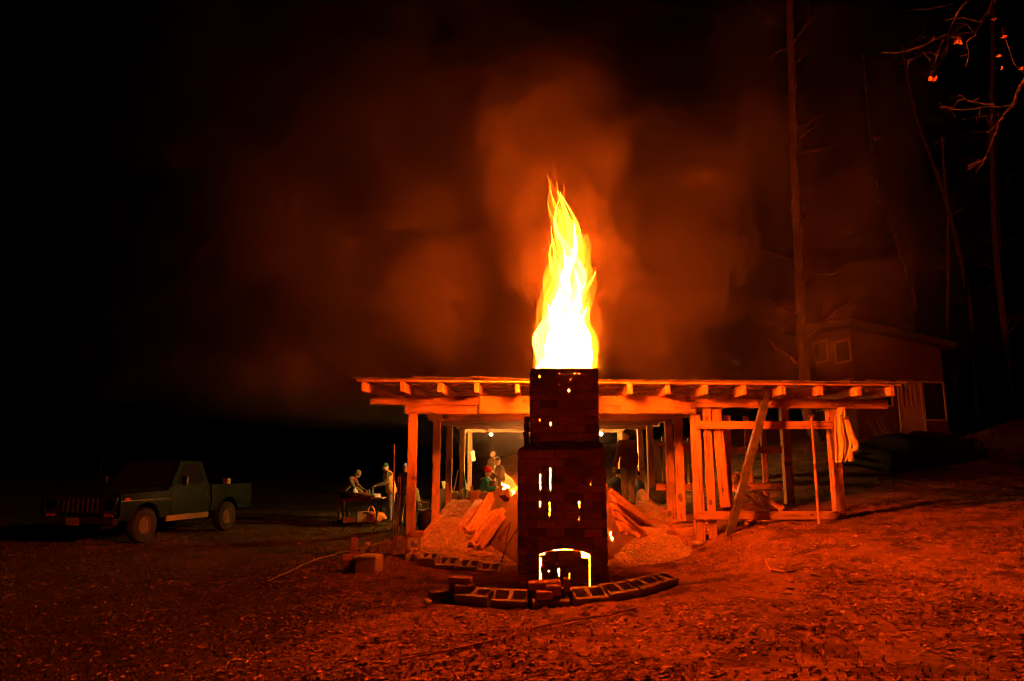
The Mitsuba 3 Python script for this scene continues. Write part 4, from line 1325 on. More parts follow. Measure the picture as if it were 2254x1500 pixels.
person('crouching person in black jacket half hidden behind the right side of the chimney', (P(1339, 1080, 17.6)[0], 17.6), .6, .3, lean=.5, hz=.30, H=1.75, head=(0, .2), legs=(((1, .2, .1), (-.2, 0, -1)), ((1, -.2, .1), (-.2, 0, -1))), top=(.035, .03, .03), pants=(.05, .05, .05), hair='hair_dark', scarf=(.4, .4, .42))

# ------------------------------------------------------------------ outdoor table and what stands on it
tx0, tx1, ty, tz = P(748, 1100, 20.6)[0], P(846, 1095, 20.6)[0], 20.6, .72
table = thing('folding_table', 'folding table with dark red cloth, laden with food in the grass', 'table')
add(table + '__top', at(cbox(tx1 - tx0, .7, .035, .008), ((tx0 + tx1) / 2, ty, tz)), 'wood_x')
cm = cbox((tx1 - tx0) * .72, .74, .10, .01)
add(table + '__cloth', at(cm, (tx0 + (tx1 - tx0) * .37, ty, tz - .028)), cloth(.25, .035, .02))
for sx in (0, 1):
    x = (tx0 + .12, tx1 - .12)[sx]
    for s in (-1, 1):
        add(table + '__leg', tube([[x, ty + .3 * s, tz - .02], [x + (.06, -.06)[sx], ty + .26 * s, .03]], .017, 8), 'steel')
    add(table + '__stretcher', tube([[x + .02, ty - .28, .35], [x + .02, ty + .28, .35]], .012, 6), 'steel')
mat('terracotta', rgb(.42, .20, .10))
mat('white_glaze', rgb(.62, .58, .50))
mat('bread', rgb(.50, .32, .14))
scene['bottle_glass'] = {'type': 'principled', 'base_color': rgb(.10, .13, .06), 'roughness': .12, 'specular': .6}
mat('cardboard', rgb(.46, .30, .16))
mat('orange_plastic', rgb(.75, .27, .05))
tt = tz + .02
on = lambda u: P(u, 1090, 20.6)[0]
add('mixing_bowl', at(lathe([(.0, .0), (.11, .0), (.20, .07), (.26, .15), (.25, .155), (.19, .08), (.10, .02), (0, .02)], 28), (on(786), 20.42, tt + .004)), 'terracotta', 'wide terracotta bowl in the middle of the outdoor table', 'bowl', smooth=40)
add('jug', at(lathe([(0, 0), (.085, 0), (.10, .06), (.10, .14), (.06, .20), (.035, .22), (.035, .25), (.045, .26), (.0, .26)], 24), (on(780), 20.62, tt + .03)), 'white_glaze', 'pale rounded jug standing behind the terracotta bowl', 'jug', smooth=40)
for i, (u, dy, h, r, lab) in enumerate(((811, .1, .26, .035, 'short glass bottle left of the taller one on the table'), (818, .12, .31, .036, 'tallest dark glass bottle on the outdoor table'))):
    add('bottle', at(lathe([(0, 0), (r, 0), (r, h * .6), (r * .4, h * .78), (r * .38, h), (0, h)], 18), (on(u), 20.6 + dy, tt)), 'bottle_glass', lab, 'bottle', smooth=40)
add('bread_loaf', at(rock(.13, 4, (1.3, .8, .6)), (on(806), 20.40, tt + .06)), 'bread', 'crusty loaf beside the terracotta bowl', 'bread', smooth=60)
add('bread_loaf', at(rock(.10, 6, (1.2, .8, .6)), (on(822), 20.38, tt + .05)), 'bread', 'small loaf near the right end of the outdoor table', 'bread', smooth=60)
add('plate', at(lathe([(0, 0), (.09, 0), (.15, .02), (.15, .026), (.09, .012), (0, .01)], 24), (on(836), 20.45, tt + .002)), 'white_glaze', 'pale plate at the right end of the outdoor table', 'plate', smooth=40)
add('cooking_pot', at(lathe([(0, 0), (.13, 0), (.14, .02), (.14, .17), (.15, .175), (.13, .175), (.13, .03), (0, .02)], 24), (on(762), 20.5, tt + .002)), 'black', 'black cooking pot at the left end of the outdoor table', 'pot', smooth=40)
add('food_box', at(cbox(.22, .15, .10, .01), (on(829), 20.62, tt + .052), .3), 'white_glaze', 'white food carton at the back of the outdoor table', 'carton')
bxx = P(803, 1132, 20.7)[0]
add('cardboard_box', at(cbox(.42, .36, .30, .006), (bxx, 20.75, .17), .12), 'cardboard', 'open cardboard box on the grass under the table', 'box')
bag = thing('orange_bag', 'bright orange bag with a loop handle on the ground under the table', 'bag')
bp = P(831, 1126, 20.6)
add(bag + '__body', at(rock(.24, 3, (1.1, .8, .75)), (bp[0], 20.6, .19)), 'orange_plastic', smooth=60)
t = np.linspace(0, math.pi, 12)
add(bag + '__handle', tube(np.stack([bp[0] - .18 + .09 * np.cos(t), 0 * t + 20.55, .32 + .17 * np.sin(t)], -1), .022, 8), 'orange_plastic')
add('low_box', at(cbox(.36, .25, .14, .01), P(768, 1146, 20.3) + [0, 0, .02], .3), 'cardboard', 'low brown box on the grass at the left foot of the table', 'box')


# ------------------------------------------------------------------ camp chairs, bags and tools
def camp_chair(label, x, y, z, rz, col):
    k = thing('camp_chair', label, 'chair')
    L = lambda p: (trimesh.transformations.rotation_matrix(rz, [0, 0, 1])[:3, :3] @ np.array(p, float)) + [x, y, z]
    fab = cloth(*col)
    seat = hull([L(p) for p in [(.22, .24, .43), (.22, -.24, .43), (-.2, .24, .40), (-.2, -.24, .40), (.0, .15, .37), (0, -.15, .37), (.22, .24, .445), (.22, -.24, .445), (-.2, .24, .415), (-.2, -.24, .415)]])
    add(k + '__seat', seat, fab)
    backm = hull([L(p) for p in [(-.2, .25, .42), (-.2, -.25, .42), (-.36, .27, .95), (-.36, -.27, .95), (-.32, 0, .6), (-.22, .25, .42), (-.22, -.25, .42), (-.38, .27, .95), (-.38, -.27, .95)]])
    add(k + '__backrest', backm, fab)
    for s in (1, -1):
        add(k + '__leg', tube([L((.28, .26 * s, 0)), L((-.25, .26 * s, .45)), L((-.37, .28 * s, .96))], .012, 6), 'steel')
        add(k + '__leg', tube([L((-.28, .26 * s, 0)), L((.22, .26 * s, .44)), L((.24, .27 * s, .62))], .012, 6), 'steel')
        add(k + '__armrest', tube([L((.26, .28 * s, .63)), L((-.30, .29 * s, .62))], .02, 6), fab)


camp_chair('green camp chair between the two left shed posts', P(931, 1100, 18.4)[0], 18.4, .15, -.5, (.16, .17, .05))
camp_chair('grey camp chair beside the second left post', P(948, 1100, 17.2)[0], 17.2, .22, 2.4, (.22, .21, .20))
camp_chair('dark camp chair behind the third left post', P(1006, 1090, 19.6)[0], 19.6, .3, -.4, (.14, .13, .04))
camp_chair('empty dark folding chair left of the red beret', P(1046, 1080, 20.2)[0], 20.2, .3, -.2, (.09, .08, .07))
def sack(key, u, v, y, r, sq, m, label, cat, seed):
    p = P(u, v, y)
    mm = rock(1.0, seed, (1, 1, 1))
    mm.vertices = mm.vertices * r * np.array(sq)
    add(key, at(mm, p), m, label, cat, smooth=60)


sack('backpack', 938, 1150, 15.6, .26, (.8, .7, 1.1), cloth(.03, .028, .03), 'black backpack lying outside the kerb by the second left post', 'backpack', 2)
sack('stuff_sack', 1026, 1090, 17.9, .22, (1, .8, .9), cloth(.5, .42, .34), 'pale stuffed sack at the foot of the back left post', 'sack', 3)
sack('stuff_sack', 1000, 1098, 17.6, .2, (1.2, .8, .6), cloth(.05, .045, .04), 'black bag at the left end of the gravel floor', 'bag', 7)
sack('tarp_bundle', 1456, 1086, 16.0, .3, (1, .8, .75), cloth(.05, .07, .03), 'dark green tarp bundle behind the right shed posts', 'tarp', 9)
sack('pale_bag', 1417, 1098, 17.15, .17, (1.1, .7, 1.2), cloth(.55, .46, .36), 'pale bag leaning at the foot of the right rear post', 'bag', 12)
sack('pale_bag', 1405, 1111, 16.9, .13, (1.3, .8, .5), cloth(.6, .5, .38), 'flat pale bag on the gravel beside the standing man', 'bag', 15)
def tool(label, u0, v0, u1, v1, y0, y1, r, m, cat, blade=True):
    k = thing(cat.replace(' ', '_'), label, cat)
    a, b = P(u0, v0, y0), P(u1, v1, y1)
    add(k + '__handle', tube([a, (a + b) / 2, b], r, 8), m)
    if blade:
        bl = hull([(-.1, -.01, 0), (.1, -.01, 0), (-.11, .01, -.2), (.11, .01, -.2), (0, .03, -.27), (-.1, .008, 0), (.1, .008, 0)])
        add(k + '__blade', at(bl, b + [0, 0, .05]), 'steel')
    return k


mat('green_paint', rgb(.03, .16, .09))
tool('green handled shovel leaning on the fourth left post', 1020, 1037, 1026, 1098, 18.0, 17.4, .022, 'green_paint', 'shovel')
tool('wooden handled rake leaning by the third left post', 1008, 1035, 997, 1090, 17.6, 17.3, .018, 'wood_z', 'rake')
tool('short wooden stake standing among the bags', 1039, 1070, 1038, 1104, 17.3, 17.2, .03, 'wood_z', 'stake', False)
add('bucket', at(lathe([(0, 0), (.11, 0), (.14, .26), (.145, .26), (.115, .01), (0, .012)], 22), P(1046, 1103, 17.12) + [0, 0, -.02]), 'terracotta', 'small bucket at the far edge of the gravel', 'bucket', smooth=40)
add('log_round', at(trimesh.creation.cylinder(.17, .34, sections=22), P(1066, 1098, 17.2), 0, math.pi / 2), 'wood_grey', 'short log lying at the far edge of the gravel below the red beret', 'log', smooth=40)
t = np.linspace(.3, math.pi, 14)
c_ = P(1052, 1099, 17.15)
add('pale_hose', tube(np.stack([c_[0] + .11 * np.cos(t), 0 * t + 17.15, c_[2] - .08 + .19 * np.sin(t)], -1), .024, 8), 'white_glaze', 'loop of pale hose standing at the far edge of the gravel', 'hose')
# firewood scraps and a box in the right bay
for i in range(16):
    u, v = R.uniform(1636, 1700), R.uniform(1088, 1128)
    y = R.uniform(12.6, 13.8)
    p = P(u, v, y)
    a = R.uniform(0, 3.14)
    l = R.uniform(.2, .4)
    dd = np.array([math.cos(a), .4 * math.sin(a), R.uniform(-.5, .5)]) * l
    add('scrap_wood', stick(p - dd, p + dd, R.uniform(.03, .06), 4000 + i), 'firewood', 'piece of scrap wood in the heap behind the steel channel', 'wood scrap', 'scrap wood heap in the right bay')
p = P(1618, 1052, 14.0)
crt = thing('paint_can', 'battered tin can on the rail in the right bay', 'can')
add(crt + '__body', at(lathe([(0, -.11), (.11, -.11), (.115, .09), (.10, .10), (.095, .08), (0, .07)], 22), p, 0, .2, .15), 'steel', smooth=40)
add(crt + '__band', at(trimesh.creation.annulus(.112, .122, .02), p + [0, 0, .03], 0, .2, .15), 'rust')
add('scrap_block', at(cbox(.2, .15, .12, .012), P(1618, 1071, 14.05) + [0, 0, -.02], .2), 'wood_x', 'wood block under the tin can in the right bay', 'block')
for i, (u, v) in enumerate(((1640, 1150), (1655, 1158), (1462, 1132), (1480, 1180))):
    add('rubble', at(cbox(R.uniform(.14, .24), .14, .08, .012), G(u, v, 10.9) + [0, .05, .05], R.uniform(-.6, .6), 0, R.uniform(-.3, .3)), 'brick', 'broken brick lying on the ground under the lean-to rail' if i < 2 else 'broken brick on the gravel near the right posts', 'brick', 'broken bricks on the right')
# coat hanging from the right post
ct = thing('hanging_coat', 'pale work coat hanging from the top of the far right post', 'coat')
p0 = P(1851, 897, 11.62)


def drape(pts, seed, th=.035):
    """Hanging cloth: rows of (z, x left, x right) with folds."""
    rows = []
    nn = 22
    for (zz_, xa, xb) in pts:
        s = np.linspace(0, 1, nn)
        x = xa + (xb - xa) * s
        y = .035 * np.sin(s * 15 + seed + zz_ * 2) + .02 * np.sin(s * 31 + zz_ * 5) - .06 * np.sin(s * math.pi)
        rows.append(np.stack([x, y, np.full(nn, zz_)], -1))
    A = np.array(rows)
    B = A.copy()
    B[:, :, 1] += th
    m_, n_ = A.shape[:2]
    v = np.vstack([A.reshape(-1, 3), B.reshape(-1, 3)])
    f = []
    o_ = m_ * n_
    for i in range(m_ - 1):
        for j in range(n_ - 1):
            a = i * n_ + j
            f += [[a, a + 1, a + n_ + 1], [a, a + n_ + 1, a + n_], [o_ + a, o_ + a + n_ + 1, o_ + a + 1], [o_ + a, o_ + a + n_, o_ + a + n_ + 1]]
    for i in range(m_ - 1):
        for j in (0, n_ - 1):
            a, b = i * n_ + j, (i + 1) * n_ + j
            f += [[a, b, o_ + b], [a, o_ + b, o_ + a]]
    for j in range(n_ - 1):
        for i in (0, m_ - 1):
            a = i * n_ + j
            f += [[a, o_ + a, o_ + a + 1], [a, o_ + a + 1, a + 1]]
    return trimesh.Trimesh(v, f, process=False)


coat = cloth(.55, .42, .26)
add(ct + '__body', at(drape([(0, -.02, .05), (-.08, -.06, .07), (-.2, -.10, .10), (-.4, -.13, .15), (-.6, -.14, .20), (-.75, -.15, .14), (-.92, -.16, .0)], 1), p0), coat, smooth=50)
add(ct + '__sleeve', tube([p0 + [.06, -.02, -.2], p0 + [.11, -.05, -.45], p0 + [.17, -.06, -.62], p0 + [.16, -.06, -.72], p0 + [.06, -.07, -.74], p0 + [.07, -.06, -.90]], [.05, .06, .06, .055, .05, .055], 12), coat, smooth=60)
add(ct + '__collar', tube([p0 + [-.05, -.05, -.14], p0 + [.0, -.09, -.19], p0 + [.08, -.05, -.17]], .02, 8), cloth(.25, .17, .1), smooth=60)

# ------------------------------------------------------------------ pickup truck parked on the left
scene['truck_paint'] = {'type': 'principled', 'base_color': proc(lambda p, n, uv: mix((.003, .009, .003), (.008, .014, .005), fbm(p.x * 3, p.y * 3, p.z * 5, 3))), 'roughness': .55, 'specular': .08}
scene['chrome'] = {'type': 'principled', 'base_color': rgb(.75, .72, .68), 'metallic': 1.0, 'roughness': .16}
scene['dark_glass'] = {'type': 'principled', 'base_color': rgb(.012, .012, .012), 'roughness': .06, 'specular': .6}
mat('amber', rgb(.30, .09, .02))
mat('lens_red', rgb(.4, .02, .02))
mat('plate', rgb(.16, .12, .09))
mat('wheel_paint', rgb(.11, .08, .05))
mat('rocker', rgb(.17, .11, .06))
truck = thing('pickup_truck', 'old dark green pickup truck parked on the grass at the far left', 'truck')
TF = np.array([-.199, -.980])
TM = np.eye(4)
TM[:3, 0], TM[:3, 1], TM[:3, 3] = [TF[0], TF[1], 0], [-TF[1], TF[0], 0], [-8.72, 17.2, .05]
TM[2, 0] = 0.02


def tp(name, m, bs, smooth=False):
    m = m if isinstance(m, trimesh.Trimesh) else man2tri(m)
    m = m.copy()
    m.apply_transform(TM)
    return add(truck + '__' + name, m, bs, smooth=smooth)


def th(pts):
    return tri2man(hull(pts))


def sym(l):
    return [(x, s * y, z) for x, y, z in l for s in (1, -1)]


def wheelcut(x):
    return m3.Manifold.cylinder(2.4, .47, .47, 28, True).rotate([90, 0, 0]).translate([x, 0, .40])


front = th(sym([(.80, .93, .50), (.80, .97, .85), (.80, .93, 1.10), (.80, .80, 1.15), (2.30, .93, .52), (2.32, .96, .80), (2.30, .90, 1.06), (2.25, .78, 1.11)])) - wheelcut(1.51)
tp('front_clip', front, 'truck_paint', 30)
tp('hood', th(sym([(.82, .78, 1.12), (.82, .70, 1.185), (2.24, .76, 1.09), (2.22, .66, 1.145), (2.3, .6, 1.09)])), 'truck_paint', 30)
cabl = th(sym([(-.72, .93, .45), (-.72, .97, .85), (-.72, .92, 1.22), (.785, .93, .45), (.785, .97, .85), (.785, .90, 1.18)]))
tp('cab', cabl, 'truck_paint', 30)
gh = th(sym([(-.70, .90, 1.20), (.70, .88, 1.16), (-.60, .72, 1.78), (.20, .72, 1.78), (-.5, .6, 1.83), (.12, .6, 1.83)]))
gi = th(sym([(-.66, .86, 1.18), (.66, .84, 1.15), (-.57, .69, 1.74), (.17, .69, 1.74)]))
op = (th([(x, y, z) for x, z in ((-.50, 1.26), (.46, 1.24), (.12, 1.69), (-.44, 1.69)) for y in (-1.2, 1.2)]) +
      th([(x, y, z) for x, y, z in sym([(.9, .78, 1.22), (.9, .62, 1.70), (.0, .78, 1.22), (.0, .62, 1.70)])]) + th(sym([(-.9, .7, 1.28), (-.9, .6, 1.68), (-.55, .7, 1.28), (-.55, .6, 1.68)])))
tp('cab_roof', gh - gi - op, 'truck_paint', 30)
for s in (1, -1):
    tp('side_window', hull([(-.50, .875 * s, 1.26), (.46, .865 * s, 1.24), (.12, .735 * s, 1.69), (-.44, .735 * s, 1.69), (-.50, .87 * s, 1.26), (.46, .86 * s, 1.24), (.12, .73 * s, 1.69), (-.44, .73 * s, 1.69)]), 'dark_glass')
    tp('door_mirror', at(cbox(.05, .16, .2, .015), (.5, 1.1 * s, 1.32)), 'chrome')
    tp('door_handle', at(cbox(.14, .03, .03, .008), (-.5, .985 * s, 1.0)), 'chrome')
    tp('door_gap', at(cbox(.012, .01, .7, .002), (-.66, .965 * s, .85)), 'black')
    tp('door_gap', at(cbox(.012, .01, .7, .002), (.72, .965 * s, .85)), 'black')
    tp('rocker_panel', at(cbox(1.55, .03, .13, .008), (.1, .955 * s, .47)), 'rocker')
    tp('side_trim', at(cbox(1.55, .012, .02, .003), (1.55, .972 * s, .92)), 'chrome')
    tp('side_marker', at(cbox(.16, .02, .05, .008), (2.12, .955 * s, .96)), 'amber')
tp('windscreen', hull(sym([(.66, .76, 1.20), (.20, .62, 1.72), (.65, .76, 1.195), (.19, .62, 1.715)])), 'dark_glass')
bed = (th(sym([(-2.55, .93, .55), (-2.55, .97, .85), (-2.55, .93, 1.20), (-.78, .93, .55), (-.78, .97, .85), (-.78, .93, 1.20)])) - th(sym([(-2.48, .86, .72), (-2.48, .86, 1.4), (-.85, .86, .72), (-.85, .86, 1.4)]))) - wheelcut(-1.51)
tp('bed', bed, 'truck_paint', 30)
tp('load', at(rock(.5, 22, (1.1, .9, .35)), (-1.5, .1, .85)), 'black')
tp('load_box', at(cbox(.14, .14, .2, .01), (-1.9, .6, 1.24)), 'cardboard')
tp('chassis', at(cbox(4.6, .8, .2, .02), (-.1, 0, .42)), 'black')
for x in (1.51, -1.51):
    for s in (1, -1):
        w = at(lathe([(.20, -.10), (.30, -.11), (.355, -.10), (.375, -.07), (.378, .0), (.375, .07), (.355, .10), (.30, .11), (.20, .10), (.19, 0), (.20, -.10)], 32), (x, .85 * s, .375), 0, math.pi / 2)
        kq = tp('wheel', w, 'rubber', 40)
        d_ = lathe([(.0, .04), (.06, .07), (.09, .05), (.12, .03), (.165, .035), (.185, .075), (.20, .085), (.205, .06), (.2, -.02), (0, -.02)], 28)
        d_ = at(d_, (x, .85 * s + .01 * s, .375), 0, -s * math.pi / 2)
        d_.apply_transform(TM)
        scene[kq + '__rim'] = mikit.ply(d_, 'wheel_paint', smooth=40)
grille = at(cbox(.06, 1.62, .34, .01), (2.31, 0, .83))
tp('grille', grille, 'black')
for i in range(8):
    tp('grille_bar', at(cbox(.03, .05, .30, .008), (2.345, -.42 + i * .12, .83)), 'chrome')
for s in (1, -1):
    tp('headlight_bezel', at(m3.Manifold.cube([.05, .36, .34], True) - m3.Manifold.cylinder(.3, .13, .13, 24, True).rotate([0, 90, 0]) if False else man2tri(m3.Manifold.cube([.05, .36, .34], True) - m3.Manifold.cylinder(.3, .12, .12, 24, True).rotate([0, 90, 0])), (2.34, .72 * s, .83)), 'chrome')
    hl_ = at(lathe([(0, .05), (.05, .045), (.09, .03), (.118, .0), (.118, -.03), (0, -.03)], 24), (2.335, .72 * s, .83), 0, 0, math.pi / 2)
    tp('headlight', hl_, 'chrome', 40)
    tp('corner_trim', tube([(2.33, .965 * s, .62), (2.345, .96 * s, .83), (2.325, .94 * s, 1.04)], .022, 10), 'chrome', 60)
    tp('indicator', at(cbox(.03, .22, .06, .008), (2.345, .72 * s, .625)), 'amber')
    tp('tail_light', at(cbox(.04, .12, .28, .01), (-2.56, .86 * s, .95)), 'lens_red')
tp('front_bumper', th(sym([(2.34, .98, .44), (2.34, .98, .58), (2.45, .92, .45), (2.45, .92, .57), (2.47, .5, .46), (2.47, .5, .56)])), 'black', 30)  # chrome bumper coloured black to stand for its dark sky reflection
tp('rear_bumper', th(sym([(-2.58, .95, .48), (-2.58, .95, .60), (-2.70, .9, .49), (-2.70, .9, .59)])), 'chrome', 30)
tp('licence_plate', at(cbox(.012, .32, .16, .004), (2.485, -.02, .50)), 'plate')
tp('antenna', tube([(1.0, -.8, 1.12), (.95, -.82, 1.9)], .006, 5), 'black')
tp('wiper', tube([(.72, .3, 1.2), (.60, .55, 1.33)], .008, 5), 'black')

# ------------------------------------------------------------------ house on the rise at the right
house = thing('timber_house', 'two storey house with a single pitch roof in the dark behind the shed', 'house')
hc0 = np.array([P(1890, 960, 25)[0], 25.0])
hl0 = np.array([P(1792, 960, 28.0)[0], 28.0])
hr0 = np.array([P(2088, 955, 26.4)[0], 26.4])
zh0 = 2.2
ztc, ztl, ztr = P(1890, 722, 25)[2], P(1792, 729, 28.0)[2], P(2088, 764, 26.4)[2]
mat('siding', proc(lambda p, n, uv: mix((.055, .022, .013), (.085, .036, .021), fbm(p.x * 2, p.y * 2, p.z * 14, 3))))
mat('trim', rgb(.22, .14, .08))
mat('door_paint', rgb(.26, .18, .11))


def wallf(a, b):
    d = (b - a) / np.linalg.norm(b - a)
    n = np.array([d[1], -d[0]])
    if n @ a > 0:
        n = -n
    return d, n, np.linalg.norm(b - a)


def prism(pts2, za, zb_list):
    v = [(p[0], p[1], za) for p in pts2] + [(p[0], p[1], z) for p, z in zip(pts2, zb_list)]
    return hull(v)


far_ = hl0 + (hr0 - hc0)
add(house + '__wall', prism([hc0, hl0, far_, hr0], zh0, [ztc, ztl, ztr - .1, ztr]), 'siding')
for (a, b, za_, zb_, m_) in ((hl0, hc0, ztl, ztc, 'siding'), (hc0, hr0, ztc, ztr, 'siding')):
    d, n, L = wallf(a, b)
    for i in range(22):
        z = 2.35 + i * .205
        # boards stop where the sloping eave cuts them
        ta, tb = 0.0, 1.0
        if zb_ < za_ and z + .2 > zb_:
            tb = np.clip((za_ - z - .2) / (za_ - zb_), 0, 1)
        if z + .2 > max(za_, zb_) or (tb - ta) * L < .2:
            continue
        p, q_ = a + d * L * ta + n * .012, a + d * L * tb + n * .012
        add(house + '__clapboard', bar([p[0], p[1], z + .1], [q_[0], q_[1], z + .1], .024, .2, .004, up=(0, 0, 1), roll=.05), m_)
# roof slab
dC, nC, LC = wallf(hc0, hr0)
dL, nL, LL = wallf(hl0, hc0)
ov = [hc0 + nC * .5 + nL * .35, hl0 - dL * .6 + nL * .7, far_ + dC * .3 - dL * .6 - nL * 0, hr0 + dC * .3 + nC * .5]
zt = [ztc + .02, ztl + .02, ztr - .28, ztr - .10]
add(house + '__roof', hull([(p[0], p[1], z + h) for p, z in zip(ov, zt) for h in (0, .22)]), mat('roof_felt', rgb(.045, .032, .025)))


def opening(face, u0, u1, v0, v1, name, fill, mull=0, sub=None):
    a, b = face
    d, n, L = wallf(a, b)
    def onwall(u, v):
        dd = P(u, v, 1.0) - np.array([0, 0, EYE])
        # intersection of the sight line with the wall plane
        t = (a @ n) / (dd[:2] @ n)
        return np.array([0, 0, EYE]) + dd * t
    p00, p11 = onwall(u0, v1), onwall(u1, v0)
    s0, s1 = (p00[:2] - a) @ d, (p11[:2] - a) @ d
    za, zb = p00[2], p11[2]
    k = numbered(house + '__' + name)
    base = lambda s, z, o: np.array([*(a + d * s + n * o), z])
    scene[k] = mikit.ply(hull([base(s, z, o) for s in (s0, s1) for z in (za, zb) for o in (.03, .042)]), fill)
    fr = [bar(base(s0, za, .05), base(s0, zb, .05), .07, .05, .004, up=(n[0], n[1], 0)), bar(base(s1, za, .05), base(s1, zb, .05), .07, .05, .004, up=(n[0], n[1], 0)),
          bar(base(s0, za, .052), base(s1, za, .052), .05, .07, .004), bar(base(s0, zb, .052), base(s1, zb, .052), .05, .07, .004)]
    for i in range(mull):
        s = s0 + (s1 - s0) * (i + 1) / (mull + 1)
        fr.append(bar(base(s, za, .05), base(s, zb, .05), .045, .03, .003, up=(n[0], n[1], 0)))
    add(k + '__frame', cat_(fr), 'trim')


LF, RF = (hl0, hc0), (hc0, hr0)
opening(LF, 1799, 1822, 749, 801, 'window', 'dark_glass')
opening(LF, 1844, 1872, 746, 801, 'window', 'dark_glass')
opening(LF, 1800, 1871, 836, 905, 'window', 'dark_glass', 2)
opening(RF, 1910, 1958, 840, 893, 'window', 'dark_glass', 1)
opening(RF, 1983, 2026, 842, 954, 'door', 'door_paint')
opening(RF, 1985, 2010, 845, 896, 'door_window', 'dark_glass', 2)
opening(RF, 2031, 2073, 843, 925, 'window', 'dark_glass')
# lumber pile in the dark in front of the house
for i in range(7):
    a = P(1876 + i * 22, 1012 + (i % 3) * 14, 19.5 + i * .2)
    zt_ = floor_z(a[0], a[1]) + .1 + .12 * (i % 3)
    add('lumber', bar([a[0] - .6, a[1] - .5, zt_], [a[0] + 1.0, a[1] + 1.0, zt_ + .25 * (i % 2)], .18, .06, .008), 'wood_grey', 'plank in the dark lumber pile between the shed and the house', 'plank', 'planks of the dark lumber pile')
a, b = P(1868, 1007, 17.8), P(1897, 994, 18.4)
add('lumber_end', bar(a, b, .16, .08, .008), 'wood_x', 'pale plank end catching light behind the hanging coat', 'plank')

a, b = P(1885, 1010, 19.5), P(2120, 1010, 22.0)
bmound = thing('black_mound', 'long low black mound between the shed and the house', 'woodpile')  # low lumpy mound in one flat black, its contents unknown
dd_ = (b - a) / np.linalg.norm(b - a)
nn_ = np.array([-dd_[1], dd_[0], 0])
vv = []
for s_ in np.linspace(0, 1, 24):
    for t_ in np.linspace(0, math.pi, 13):
        o_ = a + (b - a) * s_ + nn_ * math.cos(t_) * 1.0
        gz0 = float(ground_smooth(np.array([o_[0]]), np.array([o_[1]]))[0]) - .1
        h_ = (.45 + .65 * meshkit.fbm(np.array([[s_ * 9, t_ * .6, 1.0]]), 3, 4)[0]) * math.sin(t_) ** .35 * min(1, s_ * 12 + .3, (1 - s_) * 12 + .3)
        vv.append([o_[0], o_[1], gz0 + h_])
ii_, jj_ = np.meshgrid(np.arange(23), np.arange(12), indexing='ij')
qq = (ii_ * 13 + jj_).ravel()
add(bmound + '__tarp', (np.array(vv), np.stack([qq, qq + 1, qq + 14, qq + 13], -1)), 'black', smooth=50)  # single black skin over the whole mound

# ------------------------------------------------------------------ trees at the right
mat('bark', proc(lambda p, n, uv: mix((.05, .032, .02), (.13, .088, .055), fbm(p.x * 9, p.y * 9, p.z * 2.5, 3))), bump=lambda p, n, uv: fbm(p.x * 12, p.y * 12, p.z * 3, 3), scale=.06, eps=1e-2)




def crooked(pts, n, amp, seed):
    pts = np.asarray(pts, float)
    t = np.linspace(0, len(pts) - 1, n)
    p = np.stack([np.interp(t, np.arange(len(pts)), pts[:, k]) for k in range(3)], -1)
    for _ in range(4):
        p[1:-1] = (p[:-2] + 2 * p[1:-1] + p[2:]) / 4
    w = np.stack([meshkit.fbm(np.stack([t * 2.1 + seed * 5, t * 0 + k * 9, t * 0], -1), 3, seed + k) - .5 for k in range(3)], -1)
    return p + w * amp * np.minimum(1, np.arange(n) / 3)[:, None]


def tree(label, uv, y, r0, r1, seed, nbr=16, blen=1.3):
    bk = 'bark'
    k = thing('tree', label, 'tree', None)
    pts = [P(u, v, y) for u, v in uv]
    b = pts[0]
    gz_ = float(ground_smooth(np.array([b[0]]), np.array([b[1]]))[0])
    if b[2] > gz_:
        dr_x = (pts[0][0] - pts[1][0]) / max(.1, pts[0][2] - pts[1][2])
        pts = [np.array([b[0] - (b[2] - gz_) * -dr_x * -.3, b[1], gz_ - .1])] + pts
    p = crooked(pts, 40, .10, seed)
    add(k + '__trunk', tube(p, np.linspace(r0, r1, 40), 10), bk, smooth=60)
    rr = random.Random(seed)
    br = []
    for i in range(nbr):
        j = rr.randint(9, 38)
        a = rr.uniform(0, 6.283)
        L = blen * rr.uniform(.4, 1.1)
        d = np.array([math.cos(a), math.sin(a), rr.uniform(.2, 1.0)])
        q_ = crooked([p[j], p[j] + d * L * .5, p[j] + d * L + [0, 0, -.15 * L]], 9, .25, seed * 31 + i)
        r = np.interp(j, [0, 39], [r0, r1]) * .32
        br.append(tube(q_, np.linspace(max(r, .012), .006, 9), 5))
        for _ in range(3):
            jj_ = rr.randint(3, 7)
            d2 = d + np.array([rr.uniform(-1, 1), rr.uniform(-1, 1), rr.uniform(-.3, .8)])
            br.append(tube(crooked([q_[jj_], q_[jj_] + d2 * L * .25, q_[jj_] + d2 * L * .4], 5, .1, seed * 77 + i), np.linspace(.009, .004, 5), 4))
    if br:
        add(k + '__crown', cat_(br), 'bark')


